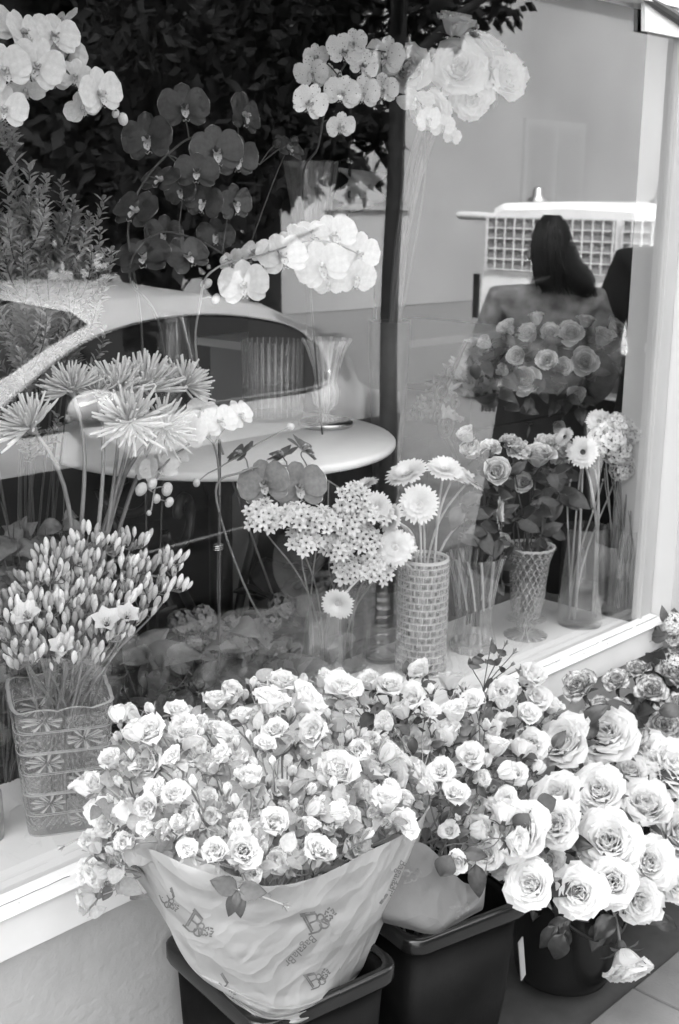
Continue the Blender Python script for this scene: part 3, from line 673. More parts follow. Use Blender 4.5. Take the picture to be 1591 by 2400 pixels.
for sg in (1, -1):
    def wy(z): return CY+sg*(.842-(z-.8)*.5)
    P = [cr([Vector((x, 0, z)) for x, z in DLO+DLO[:1]], i/60) for i in range(60)]
    V = [(p.x, wy(p.z), p.z) for p in P]; c = (3.0, wy(.98), .98)
    b = MB(); b.add([c]+V, [((0, i+1, (i+1) % 60+1) if sg < 0 else (0, (i+1) % 60+1, i+1)) for i in range(60)]); part(b, 'side_window', M_carg, car)
    b = MB(); b.tube([Vector((p.x, wy(p.z)+sg*.003, p.z)) for p in P]+[Vector((P[0].x, wy(P[0].z)+sg*.003, P[0].z))], .006, .006, 5, cap=False); part(b, 'window_trim', M_silver, car, True)
    b = MB(); b.tube([(3.02, wy(.86)+sg*.003, .86), (3.05, wy(1.16)+sg*.003, 1.165)], .012, .012, 5); part(b, 'door_pillar', M_card, car, True)
    b = MB(); b.sphere((2.42, CY+sg*.98, .93), .1, 12, 8, 0, (1.1, .6, .62)); b.tube([(2.42, CY+sg*.84, .88), (2.42, CY+sg*.95, .90)], .025, .02, 6); part(b, 'wing_mirror', M_car, car, True)
    b = MB(); b.tube([(2.0, CY+sg*.824, .33), (3.5, CY+sg*.824, .36)], .008, .008, 5); part(b, 'sill_trim', M_silver, car, True)
    for (x, nm) in ((1.0, 'wheel'), (3.55, 'wheel')):
        wt = MB(); wt.lathe([(.2, -.1), (.29, -.1), (.32, -.07), (.32, .07), (.29, .1), (.2, .1)], 28, cap=False); wm = obj('wheel', wt.mesh('wheel', [M_tyre]), car, Matrix.Translation((x, CY+sg*.74, .19)) @ Matrix.Rotation(rad(90), 4, 'X'))
        rm = MB(); rm.lathe([(.21, -.06), (.21, .06), (.16, .03), (.05, .05)], 20); obj('rim', rm.mesh('rim', [M_silver]), wm, WM[wm.name])
    b = MB(); b.sphere((.36, CY+sg*.58, .62), .09, 12, 8, 0, (.6, 1.2, .8)); part(b, 'headlight', M_silver, car, True)
    b = MB(); b.sphere((4.19, CY+sg*.6, .70), .07, 12, 8, 0, (.5, 1.4, .9)); part(b, 'tail_light', M_card, car, True)

# ------------------------------------------------------------------ white van with barred rear windows (mirrored)
VX = 8.9; VY0, VY1 = -3.36, -5.26; VZ = refl(1350, 470, 4.2).z
van = thing('white_van', (10.5, -4.2, -.13), 'white van with barred rear windows and two roof beacons', 'van')
b = MB(); rows = []
for x, ins, top in ((VX+.12, .06, -.03), (VX, .10, -.06), (VX+.12, .02, 0), (VX+3.0, .02, .02), (VX+3.6, .06, -.35), (VX+4.3, .1, -.75)):
    y0, y1, zt = VY0-ins, VY1+ins, VZ+top
    h = [(y0, .05), (y0+.02, .6), (y0-.01, 1.0), (y0-.05, zt-.16), (y0-.10, zt-.05), (y0-.2, zt-.005), ((y0+y1)/2, zt+.015), (y1+.2, zt-.005), (y1+.10, zt-.05), (y1+.05, zt-.16), (y1+.01, 1.0), (y1-.02, .6), (y1, .05)]
    rows.append([(x, y, z) for y, z in h])
b.grid(rows[1:]); b.add(rows[1], [tuple(range(13))]); part(b, 'body', M_van, van, False)
gy0, gy1 = refl(1168, 560, 4.99).y, 0
gz0, gz1 = 1.05, 1.48
ys = [VY1+.16, VY1+1.40, VY1+1.48, VY0-.16]
for a, c in ((ys[0], ys[1]), (ys[2], ys[3])):
    b = MB(); b.box((VX-.012, a, gz0), (VX-.001, c, gz1)); wdw = part(b, 'rear_window', M_vang, van)
    b = MB(); n = max(2, round((c-a)/.098))
    for i in range(n+1): y = a+(c-a)*i/n; b.box((VX-.045, y-.006, gz0-.01), (VX-.033, y+.006, gz1+.01))
    for i in range(6): z = gz0+(gz1-gz0)*i/5; b.box((VX-.033, a-.01, z-.006), (VX-.021, c+.01, z+.006))
    build(b, 'grille', M_grille, wdw, False)
b = MB(); b.box((VX-.05, VY1+.05, .12), (VX-.001, VY0-.05, .42)); part(b, 'bumper', M_card, van)
b = MB(); b.box((VX-.01, VY1+.12, .43), (VX-.0015, VY0-.12, .86)); part(b, 'lower_panel', mat('grey_van_panel', .55, .4, .4), van)
for yy in (VY1+.4, VY0-.32):
    b = MB(); b.lathe([(.09, 0), (.09, .02), (.05, .05), (.045, .11), (.02, .125)], 14, c=(VX+.35, yy, VZ+.01)); part(b, 'beacon', M_silver, van, True)
for sg, yy in ((1, VY0-.02), (-1, VY1+.02)):
    for x in (VX+.8, VX+3.4):
        wt = MB(); wt.lathe([(.2, -.1), (.29, -.1), (.32, -.07), (.32, .07), (.29, .1), (.2, .1)], 24); obj('wheel', wt.mesh('wheel', [M_tyre]), van, Matrix.Translation((x, yy-sg*.1, .19)) @ Matrix.Rotation(rad(90), 4, 'X'))
    b = MB(); b.box((VX-.02, yy-.06 if sg > 0 else yy, .62), (VX-.0005, yy if sg > 0 else yy+.06, 1.0)); part(b, 'tail_light', M_card, van)
b = MB(); b.tube([refl(1060, 497, 5.6), refl(1165, 503, 5.0)], .035, .035, 8); o = build(b, 'roof_bar', mat('grey_bar', .4))
part_ = o; o.parent = van; o.matrix_basis = WM[van.name].inverted()

# ------------------------------------------------------------------ people (mirrored)
def skin_mesh(nodes, edges, mat_, sub=2, name='body'):
    me = bpy.data.meshes.new(name); me.from_pydata([n[:3] for n in nodes], edges, [])
    o = bpy.data.objects.new('tmp_'+name, me); col.objects.link(o)
    o.modifiers.new('s', 'SKIN'); sv = me.skin_vertices[0].data
    for i, n in enumerate(nodes): sv[i].radius = (n[3], n[4] if len(n) > 4 else n[3]); sv[i].use_root = (i == 0)
    ss = o.modifiers.new('d', 'SUBSURF'); ss.levels = sub; ss.render_levels = sub
    dg = bpy.context.evaluated_depsgraph_get(); m2 = bpy.data.meshes.new_from_object(o.evaluated_get(dg))
    bpy.data.objects.remove(o); m2.materials.clear(); m2.materials.append(mat_); m2.polygons.foreach_set('use_smooth', [True]*len(m2.polygons)); m2.name = name
    return m2
def person(loc, yaw, H, label, jacket, trousers, cap, hairlong=True):
    t = thing('person', loc, label, 'person', 'passers-by mirrored in the window')
    S = Matrix.Translation(Vector(loc)) @ Matrix.Rotation(yaw, 4, 'Z') @ Matrix.Scale(H/1.65, 4)
    nodes = [(0, 0, .92, .13, .10), (0, .01, 1.08, .115, .085), (0, 0, 1.25, .14, .10), (0, -.01, 1.37, .10, .075), (0, 0, 1.44, .05, .05), (0, .02, 1.51, .07, .08), (0, .02, 1.57, .075, .09), (0, .015, 1.625, .05, .06)]
    ed = [(i, i+1) for i in range(7)]
    def chain(start, lst):
        p = start
        for n in lst: nodes.append(n); ed.append((p, len(nodes)-1)); p = len(nodes)-1
        return p
    for s in (-1, 1):
        chain(0, [(s*.09, 0, .84, .09), (s*.10, .01, .50, .058), (s*.10, -.02, .28, .05), (s*.10, -.02, .09, .036), (s*.105, .08, .035, .035, .03), (s*.11, .16, .03, .03, .02)])
        h = chain(3, [(s*.16, 0, 1.36, .055), (s*.25, -.03, 1.13, .04), (s*.24, .06, 1.00, .034), (s*.20, .16, .92, .024), (s*.19, .205, .90, .032, .018)])
        for f in range(4): chain(h, [(s*(.165+.017*f), .255, .895, .009), (s*(.165+.017*f), .275-.004*abs(f-1), .875, .008), (s*(.165+.017*f), .272, .855, .007)])
        chain(h, [(s*.155, .22, .90, .010), (s*.14, .245, .885, .009)])
    body = obj('body', skin_mesh(nodes, ed, M_skin), t, S)
    f = MB()   # nose, eyes and ears joined to the head
    f.sphere((0, .115, 1.545), .016, 8, 6, 0, (.8, 1.2, 1.4))
    for s in (-1, 1): f.sphere((s*.032, .095, 1.565), .012, 8, 6, 0); f.sphere((s*.078, .01, 1.55), .022, 8, 6, 0, (.4, .8, 1.3))
    f.sphere((0, .098, 1.505), .02, 8, 6, 0, (1.3, .5, .4))
    obj('face', f.mesh('face', [M_skin]), t, S)
    nj = [(0, 0, .88, .175, .15), (0, 0, .97, .165, .135), (0, .01, 1.10, .20, .135), (0, 0, 1.25, .20, .13), (0, -.01, 1.36, .15, .10), (0, 0, 1.425, .065, .065)]; ej = [(0, 1), (1, 2), (2, 3), (3, 4), (4, 5)]
    for s in (-1, 1):
        b0 = len(nj); nj += [(s*.185, 0, 1.355, .085), (s*.255, -.03, 1.13, .075), (s*.245, .06, 1.0, .062), (s*.205, .14, .935, .045)]; ej += [(4, b0), (b0, b0+1), (b0+1, b0+2), (b0+2, b0+3)]
    obj('jacket', skin_mesh(nj, ej, jacket, name='jacket'), t, S)
    nt_ = [(0, 0, .95, .165, .135), (0, 0, .88, .16, .14)]; et = [(0, 1)]
    for s in (-1, 1):
        b0 = len(nt_); nt_ += [(s*.09, 0, .84, .10), (s*.10, .01, .50, .075), (s*.10, -.02, .10, .06)]; et += [(1, b0), (b0, b0+1), (b0+1, b0+2)]
    obj('trousers', skin_mesh(nt_, et, trousers, name='trousers'), t, S)
    b = MB(); b.lathe([(.17, 1.0), (.185, .9), (.22, .6), (.27, .22), (.262, .22), (.2, .7), (.16, .98)], 32, 0, lambda r, z, a, i: r*(1+(.05*math.sin(7*a+z*2)+.03*math.sin(13*a))*(1.05-z)), cap=False)
    obj('long_skirt' if hairlong else 'long_coat', b.mesh('long_skirt', [M_cloth_d]), t, S @ Matrix.Scale(.8, 4, (0, 1, 0)))
    hn = [(0, -.005, 1.615, .088, .10), (0, -.05, 1.54, .098, .085), (.0, -.075, 1.47, .085, .06), (-.02, -.085, 1.42, .06, .04)] if hairlong else [(0, -.01, 1.60, .085, .095), (0, -.03, 1.53, .086, .08), (0, -.03, 1.47, .06, .05)]
    he = [(i, i+1) for i in range(len(hn)-1)]
    if hairlong: hn += [(-.07, -.08, 1.50, .06), (-.12, -.08, 1.45, .065), (-.16, -.06, 1.40, .05)]; he += [(1, 4), (4, 5), (5, 6)]
    obj('hair', skin_mesh(hn, he, M_hair, name='hair'), t, S)
    if hairlong:
        b = MB(); random.seed(4)
        for k in range(150):
            a = ru(-2.9, .2)-.1; x, y = .08*math.cos(a), -.03+.08*math.sin(a); e = Vector((x*.5-.02+ru(-.05, .03), y-.01+ru(-.03, .02), 1.45+ru(-.06, .05)))
            b.tube(bez((x*.35, y*.5, 1.70), (x*1.2, y*1.2, 1.66), (x*1.05+ru(-.02, .02), y*1.1-.02, 1.48), e, 6), .007, .002, 4)
        for k in range(60):
            a = rnd()*6.28; c_ = Vector((-.09, -.075, 1.50)); d_ = Vector((math.cos(a)*.05, -.02*rnd(), math.sin(a)*.05)); b.tube(bez(c_, c_+d_, c_+d_*1.2+Vector((-.03, 0, -.05)), c_+Vector((ru(-.1, .0), 0, ru(-.14, -.06))), 5), .008, .002, 4)
        obj('loose_hair', b.mesh('loose_hair', [M_hair]), t, S)
    if cap:
        c = MB(); rows = []
        for i in range(7):
            a = i/6*math.pi/2; rows.append([(.108*math.cos(a)*math.cos(2*math.pi*j/20), .0+.122*math.cos(a)*math.sin(2*math.pi*j/20), 1.61+.10*math.sin(a)) for j in range(20)])
        c.grid(rows, closed=True); c.grid([[(.08*math.sin(u)*(1+.0*v), .10+.035*v+.02*math.cos(u)*v, 1.602-.006*v-.01*math.sin(u)**2) for u in [(-1.2+.3*q) for q in range(9)]] for v in (0, 1, 2)])
        c.sphere((0, .01, 1.688), .01, 6, 5); obj('cap', c.mesh('cap', [M_cap]), t, S)
    return t
wp = refl(1262, 700, 1.15)
person((wp.x, wp.y, 0), rad(-133), 1.51, 'person seen from behind in a broad pale jacket, dark hair gathered at the neck', M_cloth_l, M_cloth_d, False)
wp = refl(1553, 700, 1.0)
person((wp.x, wp.y, 0), rad(-125), 1.66, 'person in dark clothes half hidden behind the white corner post', M_cloth_d, M_cloth_d, False, False)

# ------------------------------------------------------------------ table with scroll legs, vases on it
def place_lathe(name, prof, mat_, loc, n=32, rf=None, parent=None, cap=False):
    mb = MB(); mb.lathe(prof, n, 0, rf, cap=cap); return obj(name, mb.mesh(name, [mat_]), parent, Matrix.Translation(Vector(loc)))
def vase_prof(outer, th=.003, base=.010):
    ins = [(max(.001, r-th), max(z, base)) for r, z in reversed(outer)]
    return [(.001, 0)]+outer+ins+[(.001, base)]
TZ = 1.045
tc_ = atz(508, 1006, TZ)
tb_ = thing('round_table', (tc_.x, tc_.y, 0), 'round white table with a thick rim on dark scrolled iron legs', 'table')
R_T = 405/ppm(tc_)
b = MB(); b.lathe([(.001, TZ-.024), (R_T-.03, TZ-.024), (R_T-.004, TZ-.021), (R_T, TZ-.015), (R_T, TZ-.006), (R_T-.006, TZ), (.001, TZ)], 72, c=(tc_.x, tc_.y, 0), cap=False)
part(b, 'table_top', M_white, tb_, True)
for k in range(4):
    a = k*math.pi/2-1.1; u = Vector((math.cos(a), math.sin(a), 0)); b = MB(); o_ = Vector((tc_.x, tc_.y, 0)); rt = R_T*.8
    path = []
    for i in range(22): th = i/21*4.2*math.pi/2.2; r = .015+.075*i/21; path.append(o_+u*(rt-.1+r*math.cos(th))+Vector((0, 0, TZ-.14+r*math.sin(th))))
    path += [o_+u*(rt*.75)+Vector((0, 0, TZ-.3)), o_+u*(rt*.35)+Vector((0, 0, TZ-.48)), o_+u*(rt*.3)+Vector((0, 0, .3)), o_+u*(rt*.7)+Vector((0, 0, .05)), o_+u*(rt*.85)+Vector((0, 0, .01))]
    b.tube([cr(path, i/70) for i in range(71)], .012, .012, 7); part(b, 'scroll_leg', M_iron, tb_, True)
b = MB(); b.lathe([(.02, .25), (.03, .3), (.03, TZ-.15), (.09, TZ-.034)], 12, c=(tc_.x, tc_.y, 0)); part(b, 'column', M_iron, tb_, True)
# fluted cylinder vase, footed vase on a tray, hurricane vase, low plate
q = atz(630, 965, TZ); r_ = 69/ppm(q); h_ = 175/ppm(q)*1.02
ff = lambda r, z, a, i: (r+.0018*math.cos(28*a), (.5+.5*math.cos(28*a))**3 if z > .003 else 0)
v = place_lathe('fluted_vase', vase_prof([(r_, 0), (r_, h_*.5), (r_, h_)], .004), cutmat('fluted_glass', .015, .28), q, 168, ff)
tag(v, 'fluted clear cylinder vase half full of water on the white table', 'vase', 'glass vases on the white table')
place_lathe('water', [(.001, .012), (r_-.008, .012), (r_-.008, h_*.36), (.001, h_*.36)], M_water, q, 32, None, v)
q = atz(752, 985, TZ)
k_ = 1/ppm(q)
tr_ = place_lathe('silver_tray', [(.001, 0), (56*k_, 0), (62*k_, .004), (62*k_, .013), (60*k_, .015), (56*k_, .007), (.001, .006)], M_silver, q, 40)
tag(tr_, 'round silver tray under the footed cut glass vase', 'tray')
q = q+Vector((0, 0, .0155))
pf = [(26*k_, 0), (27*k_, .004), (10*k_, .012), (9*k_, .022), (28*k_, .045), (31*k_, .075), (24*k_, .10), (30*k_, .135), (46*k_, .185), (54*k_, .205)]
v = place_lathe('footed_vase', vase_prof(pf, .004, .03), M_cut, q, 72, lambda r, z, a, i: (r*(1+.035*math.cos(12*a)+(.05*abs(math.cos(6*a)) if z > .19 else 0)), .35+.65*(.5+.5*math.cos(12*a))**2))
tag(v, 'footed cut glass vase with a scalloped rim on the silver tray', 'vase', 'glass vases on the white table')
q = atz(405, 968, TZ); k_ = 1/ppm(q)
v = place_lathe('tall_vase', vase_prof([(40*k_, 0), (40*k_, .10), (36*k_, .25), (44*k_, .27)], .003), M_glass, q, 36); tag(v, 'tall plain clear vase at the left of the white table', 'vase', 'glass vases on the white table')
q2 = atz(300, 975, TZ); pl = place_lathe('glass_plate', [(.001, 0), (.06, 0), (.095, .012), (.096, .015), (.06, .005), (.001, .004)], M_cut, q2, 40); tag(pl, 'low clear glass plate on the white table left of the tall vase', 'plate')

# ------------------------------------------------------------------ vases on the display shelf
def shelf(px, py): return atz(px, py, SHZ)+Vector((0, 0, .0006))
VASE = {}
# clear cylinders at the right end
q = shelf(1337, 1440); k_ = 1/ppm(q); H = 232*k_*1.0
v = place_lathe('cylinder_vase', vase_prof([(50*k_, 0), (52*k_, .004), (52*k_, H)], .003, .014), M_glass, q, 48); tag(v, 'clear cylinder vase of gerberas near the white corner post', 'vase', 'glass vases on the display shelf')
place_lathe('water', [(.001, .015), (48*k_, .015), (48*k_, H*.30), (.001, H*.30)], M_water, q, 32, None, v); VASE['cyl'] = (q, 45*k_, H)
q = shelf(1430, 1416); k_ = 1/ppm(q); H = 205*k_
v = place_lathe('cylinder_vase', vase_prof([(46*k_, 0), (48*k_, .004), (48*k_, H)], .003, .014), M_glass, q, 48); tag(v, 'clear cylinder vase right against the grey window jamb', 'vase', 'glass vases on the display shelf')
place_lathe('water', [(.001, .015), (44*k_, .015), (44*k_, H*.42), (.001, H*.42)], M_water, q, 32, None, v); VASE['cyl2'] = (q, 40*k_, H)
# footed crystal goblet
q = shelf(1212, 1468); k_ = 1/ppm(q)
pf = [(49*k_, 0), (50*k_, .003), (16*k_, .009), (13*k_, .016), (20*k_, .024), (24*k_, .030), (18*k_, .036), (30*k_, .050), (38*k_, .09), (41*k_, .14), (46*k_, .19), (58*k_, .232)]
pf2 = [(float(np.interp(z, [p[1] for p in pf], [p[0] for p in pf])), z) for z in list(np.linspace(0, .012, 5))+list(np.linspace(.016, .232, 56))]
def dia(r, z, a, i):
    if z < .045: return (r*(1+.03*abs(math.sin(8*a)) if z < .01 else 1), .9*abs(math.cos(8*a))**8)
    u_, v_ = abs(math.sin(9*a+z*100)), abs(math.sin(9*a-z*100))
    return (r+.0026*(u_+v_-1.2), max(0, 1-min(u_, v_)*2.2)+(.8 if z > .228 else 0))
v = place_lathe('crystal_goblet', vase_prof(pf2, .004, .045), M_cutd, q, 110, dia); tag(v, 'footed crystal goblet vase cut in diamonds on a round foot', 'vase', 'glass vases on the display shelf'); VASE['gob'] = (q, 40*k_, .22)
# swirled crystal vase
q = shelf(1090, 1498); k_ = 1/ppm(q); H = 225*k_
zs = np.linspace(0, H, 46); pz = [(float(np.interp(z/H, [0, .06, .3, .55, .8, 1], [52, 54, 40, 44, 54, 66]))*k_, float(z)) for z in zs]
v = place_lathe('swirled_vase', vase_prof(pz, .004, .02), M_cutd, q, 120, lambda r, z, a, i: (r+.003*math.sin(14*a+(z*38 if z > H*.45 else 0))*(1 if z > H*.45 else .35), max(0, math.sin(14*a+(z*38 if z > H*.45 else 0)))**3*(1 if z > H*.45 else .45)+(.5 if z < .02 else 0))); tag(v, 'heavy crystal vase with swirled flutes between woven vase and goblet', 'vase', 'glass vases on the display shelf'); VASE['swirl'] = (q, 36*k_, H)
# basket weave cylinder
q = shelf(970, 1548); k_ = 1/ppm(q); H = 272*k_
def weave(r, z, a, i):
    u = a*18/math.pi; row = int(z/H*17); ph = (row % 2)*.5
    if z > H-.006 or z < .006: return (r+.001, .9)
    f = z/H*17-row
    hh = max(0, math.sin(math.pi*((u/2+ph) % 1)))**.6*max(0, math.sin(math.pi*f))**.5; return (r+.0045*hh, 1-hh if hh < .35 else .1)
pz = [(56*k_, float(z)) for z in np.linspace(0, H, 103)]
v = place_lathe('woven_vase', vase_prof(pz, .005, .012), M_weave, q, 144, weave); tag(v, 'pressed glass cylinder vase with a basket weave pattern', 'vase', 'glass vases on the display shelf'); VASE['weave'] = (q, 45*k_, H)
# big clear bowl vase, with a second behind it
q = shelf(775, 1535); k_ = 1/ppm(q); H = 205*k_
v = place_lathe('bowl_vase', vase_prof([(70*k_, 0), (76*k_, .006), (80*k_, H*.5), (78*k_, H)], .004, .012), M_glass, q, 48); tag(v, 'wide clear glass vase holding the white star flowers', 'vase', 'glass vases on the display shelf'); VASE['bowl'] = (q, 60*k_, H)
q = shelf(655, 1545)+Vector((.0, .05, 0)); q.y = min(q.y, .29); k_ = 1/ppm(q); H = 190*k_
v = place_lathe('bowl_vase', vase_prof([(60*k_, 0), (64*k_, .006), (66*k_, H)], .004, .012), M_glass, q, 48); tag(v, 'plain clear vase left of the wide one, among dark broad leaves', 'vase', 'glass vases on the display shelf'); VASE['bowl2'] = (q, 50*k_, H)
q = shelf(880, 1520); k_ = 1/ppm(q); H = 170*k_
v = place_lathe('ringed_vase', vase_prof([(44*k_, 0)]+[(44*k_+.0015*math.sin(z*300), float(z)) for z in np.linspace(.004, H, 40)], .004, .012), M_glassr, q, 48); tag(v, 'small ringed clear vase hidden behind the woven vase', 'vase', 'glass vases on the display shelf')
# squarish cut vase at the left
q = shelf(150, 1885); k_ = 1/ppm(q); H = 305*k_
def sq(r, z, a, i):
    a2 = a+.5; c, s_ = abs(math.cos(a2)), abs(math.sin(a2)); rr = r/((c**7+s_**7)**(1/7))
    u = (a2 % (math.pi/2))/(math.pi/2); row = z/H*6; f = row-int(row)
    if f < .07: return (rr+.0005, .7)
    if .05 < z/H < .95:
        du, dv = (u*2 % 1)-.5, f-.55; d = math.hypot(du, dv); th = math.atan2(dv, du)
        if (int(row)+int(u*2)) % 2 == 0: k9 = max(0, math.cos(9*th))*(1 if .08 < d < .46 else 0); return (rr-.003*k9, 1.0*k9)
        k9 = abs(math.sin(u*34+f*9)) * abs(math.sin(u*34-f*9)); return (rr-.002*k9, .55*(1-k9)**3)
    return rr
zs = np.linspace(0, H, 190); pz = [(float(lerp(86, 112, (z/H)))*k_, float(z)) for z in zs]
pz[-1] = (pz[-1][0]+.001, pz[-1][1])
mb = MB(); pr_ = vase_prof(pz, .006, .016); mb.lathe(pr_, 320, 0, sq, cap=False)
for i, vv in enumerate(mb.v):
    if vv[2] > H*.97: a = math.atan2(vv[1], vv[0]); mb.v[i] = (vv[0], vv[1], vv[2]+.005*abs(math.cos(5*a)))
v = obj('cut_glass_vase', mb.mesh('cut_glass_vase', [M_cutsq]), None, Matrix.Translation(q)); tag(v, 'large squarish cut glass vase with star panels and a scalloped rim', 'vase', 'glass vases on the display shelf'); VASE['cutl'] = (q, 75*k_, H)
q = shelf(-32, 1935); v = place_lathe('small_vase', vase_prof([(.03, 0), (.032, .02), (.03, .08)], .003), mat('dull_ceramic', .3, .4, .4), q, 32); tag(v, 'small grey vase at the left end of the display shelf', 'vase')
# tall clear vase behind for the spider mums
q = at(180, 1560, .26); q = Vector((q.x, .26, SHZ+.0006)); top = at(205, 1230, .26); H = top.z-SHZ
v = place_lathe('tall_vase', vase_prof([(.05, 0), (.05, H*.5), (.062, H)], .003), M_glass, q, 36); tag(v, 'tall clear vase of spider chrysanthemums behind the bud bunch', 'vase', 'glass vases on the display shelf'); VASE['mum'] = (q, .04, H)
# dark square planter and its plinth, for the upper roses
q0, q1 = at(1083, 985, .52), at(1292, 992, .52); zt_ = at(1190, 905, .5).z
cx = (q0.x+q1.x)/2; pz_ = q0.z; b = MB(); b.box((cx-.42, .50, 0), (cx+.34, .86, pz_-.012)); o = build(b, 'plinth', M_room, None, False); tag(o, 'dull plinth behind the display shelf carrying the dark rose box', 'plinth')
b = MB(); V = []; hw = (q1.x-q0.x)/2
for z, e in ((pz_-.011, .0), (zt_, .012)): V.append([(cx-hw-e, .52-e, z), (cx+hw+e, .52-e, z), (cx+hw+e, .80+e, z), (cx-hw-e, .80+e, z)])
for z, e in ((zt_, -.004), (zt_-.04, -.006)): V.append([(cx-hw-e, .52-e, z), (cx+hw+e, .52-e, z), (cx+hw+e, .80+e, z), (cx-hw-e, .80+e, z)])
b.grid(V, closed=True); b.add(V[0], [(3, 2, 1, 0)]); b.add(V[-1], [(0, 1, 2, 3)])
o = build(b, 'rose_box', M_pot, None, False); tag(o, 'dark square box holding the upper bunch of two-tone roses', 'planter'); UPB = (cx, .66, zt_-.05)

# ------------------------------------------------------------------ interior flowers
def vstem(name, label, cat, group, base, blooms, leaves=(), sm=None, r=.0022, nseg=10, k=.4, mid=None):
    """one stem: blooms = [(name, mesh, pos, dir, size)], leaves = [(meshes, pos, dir, size, up)]"""
    t = thing(name, base, label, cat, group)
    mb = MB(); main = blooms[0]
    P = stem_pts(base, Vector(main[2])-Vector(main[3]).normalized()*main[4]*.25, main[3], nseg, k)
    mb.tube(P, r*1.15, r*.85, 6)
    for bl in blooms[1:]:
        p0 = cr(P, ru(.72, .93)); d = Vector(bl[3]).normalized(); e = Vector(bl[2])-d*bl[4]*.25; L = (e-p0).length
        tt = (P[-1]-P[-3]).normalized(); mb.tube(bez(p0, p0+tt*L*.4, e-d*L*.3, e, 6), r*.75, r*.6, 5)
    part(mb, 'stem', sm or M_stem, t, True)
    for bl in blooms: obj(bl[0], bl[1], t, TR(bl[2], bl[3], bl[4], rnd()*6.28))
    for lf in leaves: add_leaf(t, *lf)
    return t
def inside(v, f=.6, up=.02):
    q, r, H = VASE[v]; a = rnd()*6.28; rr = r*f*math.sqrt(rnd()); return Vector((q.x+rr*math.cos(a), q.y+rr*math.sin(a), q.z+up))
def size(px, p): return px/2/ppm(p)
def facing(p, c=.6, u=.5, j=.3, lr=0):
    return (tocam(p)*c+Vector((0, 0, u))+Vector((ru(-j, j), ru(-j, j), ru(-j, j)))+RT*lr).normalized()

# orchids: sprays of blooms along an arching stem
def orchid(name, label, group, base, path, blooms, meshes, sm=M_stemd, r=.0028, buds=(), leafs=3, stake=None):
    t = thing(name, base, label, 'orchid', group)
    mb = MB(); pts = [Vector(base)]+[Vector(p) for p in path]
    mb.tube([cr(pts, i/40) for i in range(41)], r, r*.6, 6)
    for (p, d, s_) in blooms:
        best = min((cr(pts, i/60) for i in range(12, 61)), key=lambda c: (c-p).length); mb.tube(bez(best, best.lerp(p, .4)+Vector((0, 0, .012)), p-d*.02, p-d*.0, 5), r*.55, r*.45, 5)
    for (p, s_) in buds:
        best = min((cr(pts, i/60) for i in range(12, 61)), key=lambda c: (c-p).length); mb.tube([best, best.lerp(p, .5)+Vector((0, 0, .004)), p], r*.5, r*.4, 5)
    part(mb, 'stem', sm, t, True)
    for (p, d, s_) in blooms:
        y = Vector((0, 0, 1))+Vector((ru(-.35, .35), ru(-.35, .35), 0)); z = Vector(d).normalized(); x = y.cross(z).normalized(); y = z.cross(x)
        Mx = Matrix(((x.x, y.x, z.x, p.x), (x.y, y.y, z.y, p.y), (x.z, y.z, z.z, p.z), (0, 0, 0, 1))) @ Matrix.Scale(s_, 4)
        obj('bloom', random.choice(meshes), t, Mx)
    for (p, s_) in buds:
        bm_ = MB(); bm_.sphere((0, 0, 0), 1, 10, 7, 0, (.8, .8, 1.1)); obj('bud', bm_.mesh('orchid_bud', [meshes[0].materials[0]]), t, TR(p, jit((0, -.4, .6), .4), s_))
    for k in range(leafs):
        a = k*2.5+ru(0, 1); add_leaf(t, LEAFD, Vector(base)+Vector((0, 0, .01)), (math.cos(a), math.sin(a), .45), ru(.13, .19))
    return t
def OB(lst, Y, c=.75, u=.05, j=.4, sc=1.0):
    out = []
    for e in lst:
        px, py, dd = e[:3]; y = Y+(e[3] if len(e) > 3 else ru(-.03, .03)); p = at(px, py, y); d = (tocam(p)*c+Vector((0, 0, u))+Vector((ru(-j, j), ru(-j, j), ru(-j, j)))).normalized()
        if len(e) > 4: d = (tocam(p)*e[4][2]+RT*e[4][0]-DN*e[4][1]).normalized()
        out.append((p, d, size(dd, p)*.92*sc))
    return out
def pot(px, Y, z, lab, r=.06):
    p = at(px, 1000, Y); b = MB(); b.lathe([(.001, 0), (r*.75, 0), (r, r*1.9), (r*1.08, r*1.9), (r*1.08, r*2.2), (r*.95, r*2.2), (r*.9, r*1.8), (.001, r*1.8)], 24, cap=False)
    o = obj('flower_pot', b.mesh('flower_pot', [M_pot]), None, Matrix.Translation((p.x, Y, z))); tag(o, lab, 'pot', 'orchid pots'); return Vector((p.x, Y, z+r*1.8))
